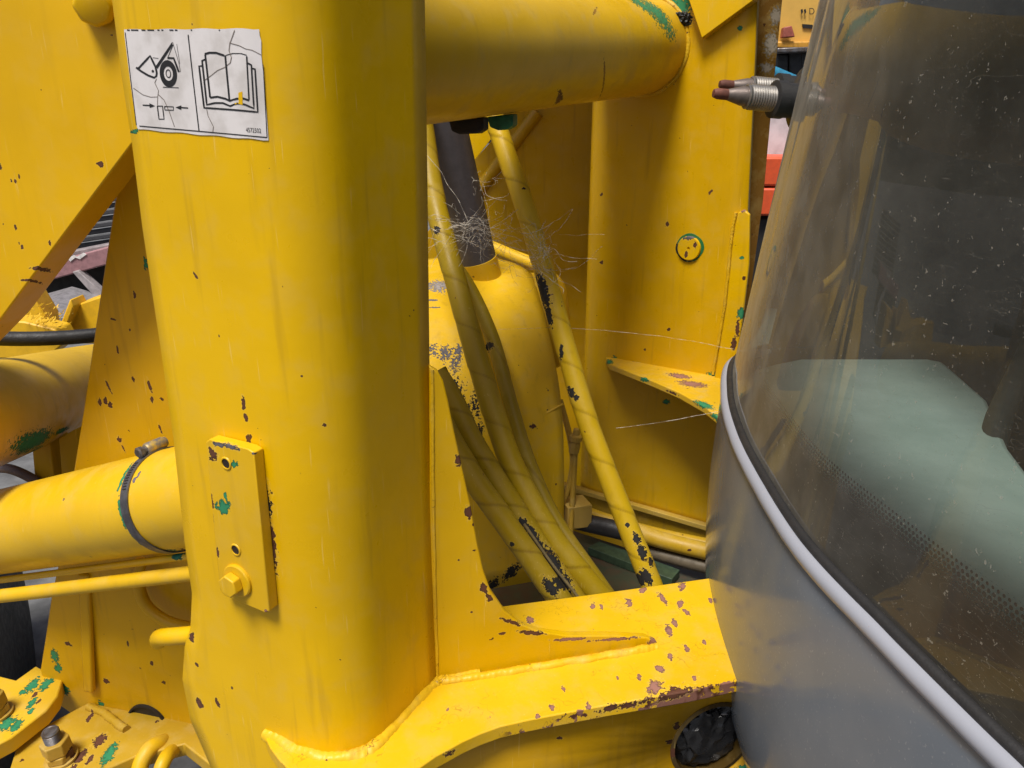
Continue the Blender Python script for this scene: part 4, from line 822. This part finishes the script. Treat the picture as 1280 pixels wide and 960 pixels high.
for s2 in ([(540, 290, 1.72), (590, 280, 1.74), (640, 290, 1.72), (672, 290, 1.70), (715, 262, 1.75)], [(570, 320, 1.7), (600, 290, 1.74), (650, 300, 1.72), (672, 325, 1.7)], [(535, 195, 1.72), (570, 245, 1.74), (590, 285, 1.74)], [(672, 330, 1.7), (690, 338, 1.75), (725, 332, 1.85), (752, 308, 1.95)], [(680, 300, 1.7), (700, 285, 1.75), (716, 262, 1.8)],
          [(538, 335, 1.7), (560, 300, 1.72), (590, 280, 1.74)], [(600, 230, 1.95), (610, 260, 1.85), (615, 290, 1.75), (640, 310, 1.72)], [(640, 300, 1.72), (662, 312, 1.7), (690, 280, 1.72)], [(610, 295, 1.74), (640, 285, 1.73), (668, 300, 1.7), (674, 318, 1.7)]):
    st.append(s2)
web('cobweb', st, 'dense dusty cobweb strung between the grey rod and the hoses', 0.0005)
web('cobweb', [[(620, 412, 1.9), (700, 410, 1.85), (780, 415, 1.8), (850, 424, 1.78), (918, 437, 1.7)]], 'single long cobweb strand above the ledge plate on the far tower', 0.0006, 0.002)
web('cobweb', [[(770, 535, 1.9), (830, 527, 1.86), (905, 513, 1.82)]], 'single cobweb strand below the ledge plate on the far tower', 0.0006, 0.001)

# ================================================================== BACKGROUND THROUGH THE GAPS
# upper right: parked machines
m_bgy = plain('far_yellow', (0.72, 0.42, 0.08), 0.5, var=0.15, scale=5)
mc = thing('parked_machine', 'distant yellow machine body with black lettering behind the far tower', 'machine', Y(1010, 200, 5.0))
plate('body', [Y(x, y, 5.0) for x, y in [(930, -90), (1120, -90), (1120, 64), (1000, 64), (985, 62), (930, 62)]], Vector((0, 0.8, 0)), m_bgy, mc, 0.02)
plate('recess', [Y(x, y, 4.99) for x, y in [(1003, 30), (1016, 31), (1016, 36), (1004, 35)]], Vector((0, 0.008, 0)), m_blk, mc, 0)
plate('lower_rail', [Y(x, y, 4.95) for x, y in [(930, 52), (1100, 50), (1100, 62), (930, 60)]], Vector((0, 0.1, 0)), plain('far_orange', (0.62, 0.30, 0.03), 0.5), mc, 0.01)
plate('red_bracket', [Y(x, y, 4.93) for x, y in [(980, 34), (990, 32), (994, 46), (978, 47)]], Vector((0, 0.05, 0)), plain('far_red', (0.35, 0.09, 0.06), 0.6), mc, 0.005)
cv = bpy.data.curves.new('n', 'FONT'); cv.body = 'D'; ob = bpy.data.objects.new('n', cv); COL.objects.link(ob); bpy.context.view_layer.update()
tm = bpy.data.meshes.new_from_object(ob.evaluated_get(bpy.context.evaluated_depsgraph_get()))
hx = max(v.co.x for v in tm.vertices); hy = max(v.co.y for v in tm.vertices)
mesh_obj('letter', [Y(1011 + v.co.x / hx * 7, 18 - v.co.y / hy * 8, 4.985) for v in tm.vertices], [tuple(p.vertices) for p in tm.polygons], m_blk, mc); bpy.data.objects.remove(ob)
for k in (0, 1):
    plate('tick_mark', [Y(1001 + k * 4 + a, b, 4.985) for a, b in ((0, 12), (2, 11), (3, 15), (1, 18))], Vector((0, 0.004, 0)), m_blk, mc, 0)
en = thing('engine_block', 'black engine parts below the distant yellow machine', 'engine', Y(1000, 130, 4.6))
for (x0, y0, x1, y1) in ((972, 66, 986, 98), (986, 60, 1003, 96), (1000, 64, 1022, 100)):
    plate('engine_case', [Y(x, y, 4.6) for x, y in ((x0, y0), (x1, y0 + 2), (x1 - 1, y1), (x0 + 1, y1 - 2))], Vector((0, 0.4, 0)), m_rub, en, 0.01)
plate('engine_mount', [Y(x, y, 4.5) for x, y in ((972, 60), (1020, 58), (1020, 64), (972, 66))], Vector((0, 0.2, 0)), m_stl, en, 0.005)
o = tube('blue_pipe', [Y(955, 85, 4.4), Y(985, 98, 4.4), Y(1030, 116, 4.4)], 0.03, plain('blue_paint', (0.03, 0.22, 0.36), 0.45), None, 16); o['label'] = 'blue pipe slanting behind the wiper spindles'; o['category'] = 'pipe'
o = plate('white_panel', [Y(x, y, 4.3) for x, y in ((940, 108), (1050, 108), (1050, 197), (940, 197))], Vector((0, 0.1, 0)), plain('white_paint', (0.62, 0.62, 0.64), 0.5, var=0.35, scale=7), None, 0.01); o['label'] = 'pale panel behind the wiper spindles, above the orange machine'; o['category'] = 'panel'
om = thing('orange_machine', 'orange red machine side seen past the far tower edge', 'machine', Y(965, 300, 4.0))
m_or = plain('orange_paint', (0.72, 0.10, 0.03), 0.4, var=0.15)
for (y0, y1) in ((196, 233), (235, 270)):
    plate('side_panel', [Y(x, y, 4.0) for x, y in ((920, y0), (1040, y0), (1040, y1), (920, y1))], Vector((0, 0.3, 0)), m_or, om, 0.012)
plate('chassis', [Y(x, y, 4.05) for x, y in ((900, 272), (1040, 272), (1040, 420), (900, 420))], Vector((0, 0.3, 0)), m_rub, om, 0.012)
# upper left gap: rusty beam, tray, ribbed sheet, yellow linkage
rs = thing('ribbed_sheet', 'dark ribbed sheet seen through the gap under the lift arm', 'sheet', Y(110, 290, 4.0))
m_sh = plain('dark_sheet', (0.055, 0.055, 0.06), 0.5, var=0.3)
for k in range(12):
    y0 = 232 + k * 7.5
    plate('rib', [Y(x, y, 4.0 + (k % 2) * 0.02) for x, y in ((40, y0 + 14), (190, y0 - 8), (190, y0 - 2), (40, y0 + 20))], Vector((0, 0.03, 0)), m_sh, rs, 0.004)
bmx = thing('steel_beam', 'faded pink steel beam with a white mark, seen under the lift arm', 'beam', Y(90, 340, 3.6))
m_pk = plain('faded_pink_paint', (0.33, 0.17, 0.18), 0.6, var=0.25)
plate('beam_web', [Y(x, y, 3.6) for x, y in ((20, 340), (140, 307), (160, 301), (160, 325), (130, 332), (20, 362))], Vector((0, 0.12, 0)), m_pk, bmx, 0.006)
plate('beam_top', [Y(x, y, 3.66) for x, y in ((70, 318), (140, 304), (140, 309), (70, 330))], Vector((0, 0.12, 0)), plain('beam_grey', (0.28, 0.24, 0.24), 0.6), bmx, 0.006)
plate('white_mark', [Y(x, y, 3.595) for x, y in ((84, 323), (92, 319), (96, 321), (104, 316), (108, 318), (100, 324), (94, 322), (88, 327))], Vector((0, 0.003, 0)), plain('mark_white', (0.75, 0.72, 0.70), 0.6), bmx, 0)
plate('beam_strut', [Y(x, y, 3.58) for x, y in ((90, 340), (97, 338), (130, 368), (122, 376))], Vector((0, 0.05, 0)), plain('strut_grey', (0.38, 0.34, 0.34), 0.6), bmx, 0.004)
ty = thing('steel_tray', 'grey steel tray below the faded pink beam', 'tray', Y(70, 400, 3.4))
plate('back_side', [Y(x, y, 3.7) for x, y in ((20, 352), (140, 325), (140, 380), (20, 390))], Vector((0, 0.03, 0)), m_blk, ty, 0.003)
plate('tray_base', [Y(40, 372, 3.6), Y(90, 357, 3.6), Y(140, 372, 3.6), Y(140, 400, 3.2), Y(50, 395, 3.2)], Vector((0, 0, -0.03)), plain('tray_grey', (0.22, 0.21, 0.22), 0.55, var=0.4), ty, 0.004)
yl = thing('linkage_frame', 'bright yellow bracket pieces beyond the black hose', 'bracket', Y(70, 420, 2.9))
m_by = plain('bright_yellow', (0.76, 0.44, 0.012), 0.45, var=0.2, scale=20)
plate('side_piece', [Y(x, y, 2.9) for x, y in ((84, 430), (92, 382), (124, 371), (140, 366), (140, 430))], Vector((0, 0.15, 0)), m_by, yl, 0.006)
plate('pointed_piece', [Y(x, y, 2.85) for x, y in ((66, 430), (80, 392), (87, 374), (92, 384), (76, 430))], Vector((0, 0.1, 0)), m_by, yl, 0.006)
plate('left_piece', [Y(x, y, 2.95) for x, y in ((-20, 440), (0, 402), (36, 362), (56, 395), (62, 440))], Vector((0, 0.1, 0)), m_by, yl, 0.006)
plate('low_piece', [Y(x, y, 2.7) for x, y in ((-30, 400), (30, 402), (70, 412), (80, 430), (60, 446), (-30, 450))], Vector((0, 0.1, 0)), m_by, yl, 0.006)
o = mesh_obj('dry_moss', [v for k in range(160) for q in [Y(random.gauss(58, 14), random.gauss(398, 8), 2.68 + random.uniform(-.03, .03))] for v in (q, q + Vector((random.uniform(-.007, .007), 0.01, random.uniform(0, .008))), q + Vector((random.uniform(-.006, .006), -0.01, random.uniform(-.008, .005))))], [(3 * k, 3 * k + 1, 3 * k + 2) for k in range(160)], m_by)
o['label'] = 'yellow crusted litter lying on the bracket beyond the black hose'; o['category'] = 'litter'; o['kind'] = 'stuff'
# tyre behind the lower left
wc = D(-90, 815, 2.25); 
ty2 = lathe('tyre', [(0.25, -0.18), (0.42, -0.2), (0.50, -0.17), (0.53, -0.1), (0.53, 0.1), (0.50, 0.17), (0.42, 0.2), (0.25, 0.18)], wc, Vector((0.9, 0.45, 0)), plain('tyre_rubber', (0.014, 0.014, 0.015), 0.6, var=0.4, bump=0.4), None, 64, smooth=50)
ty2['label'] = 'dark rubber tyre in the shadow below the banded cylinder'; ty2['category'] = 'tyre'
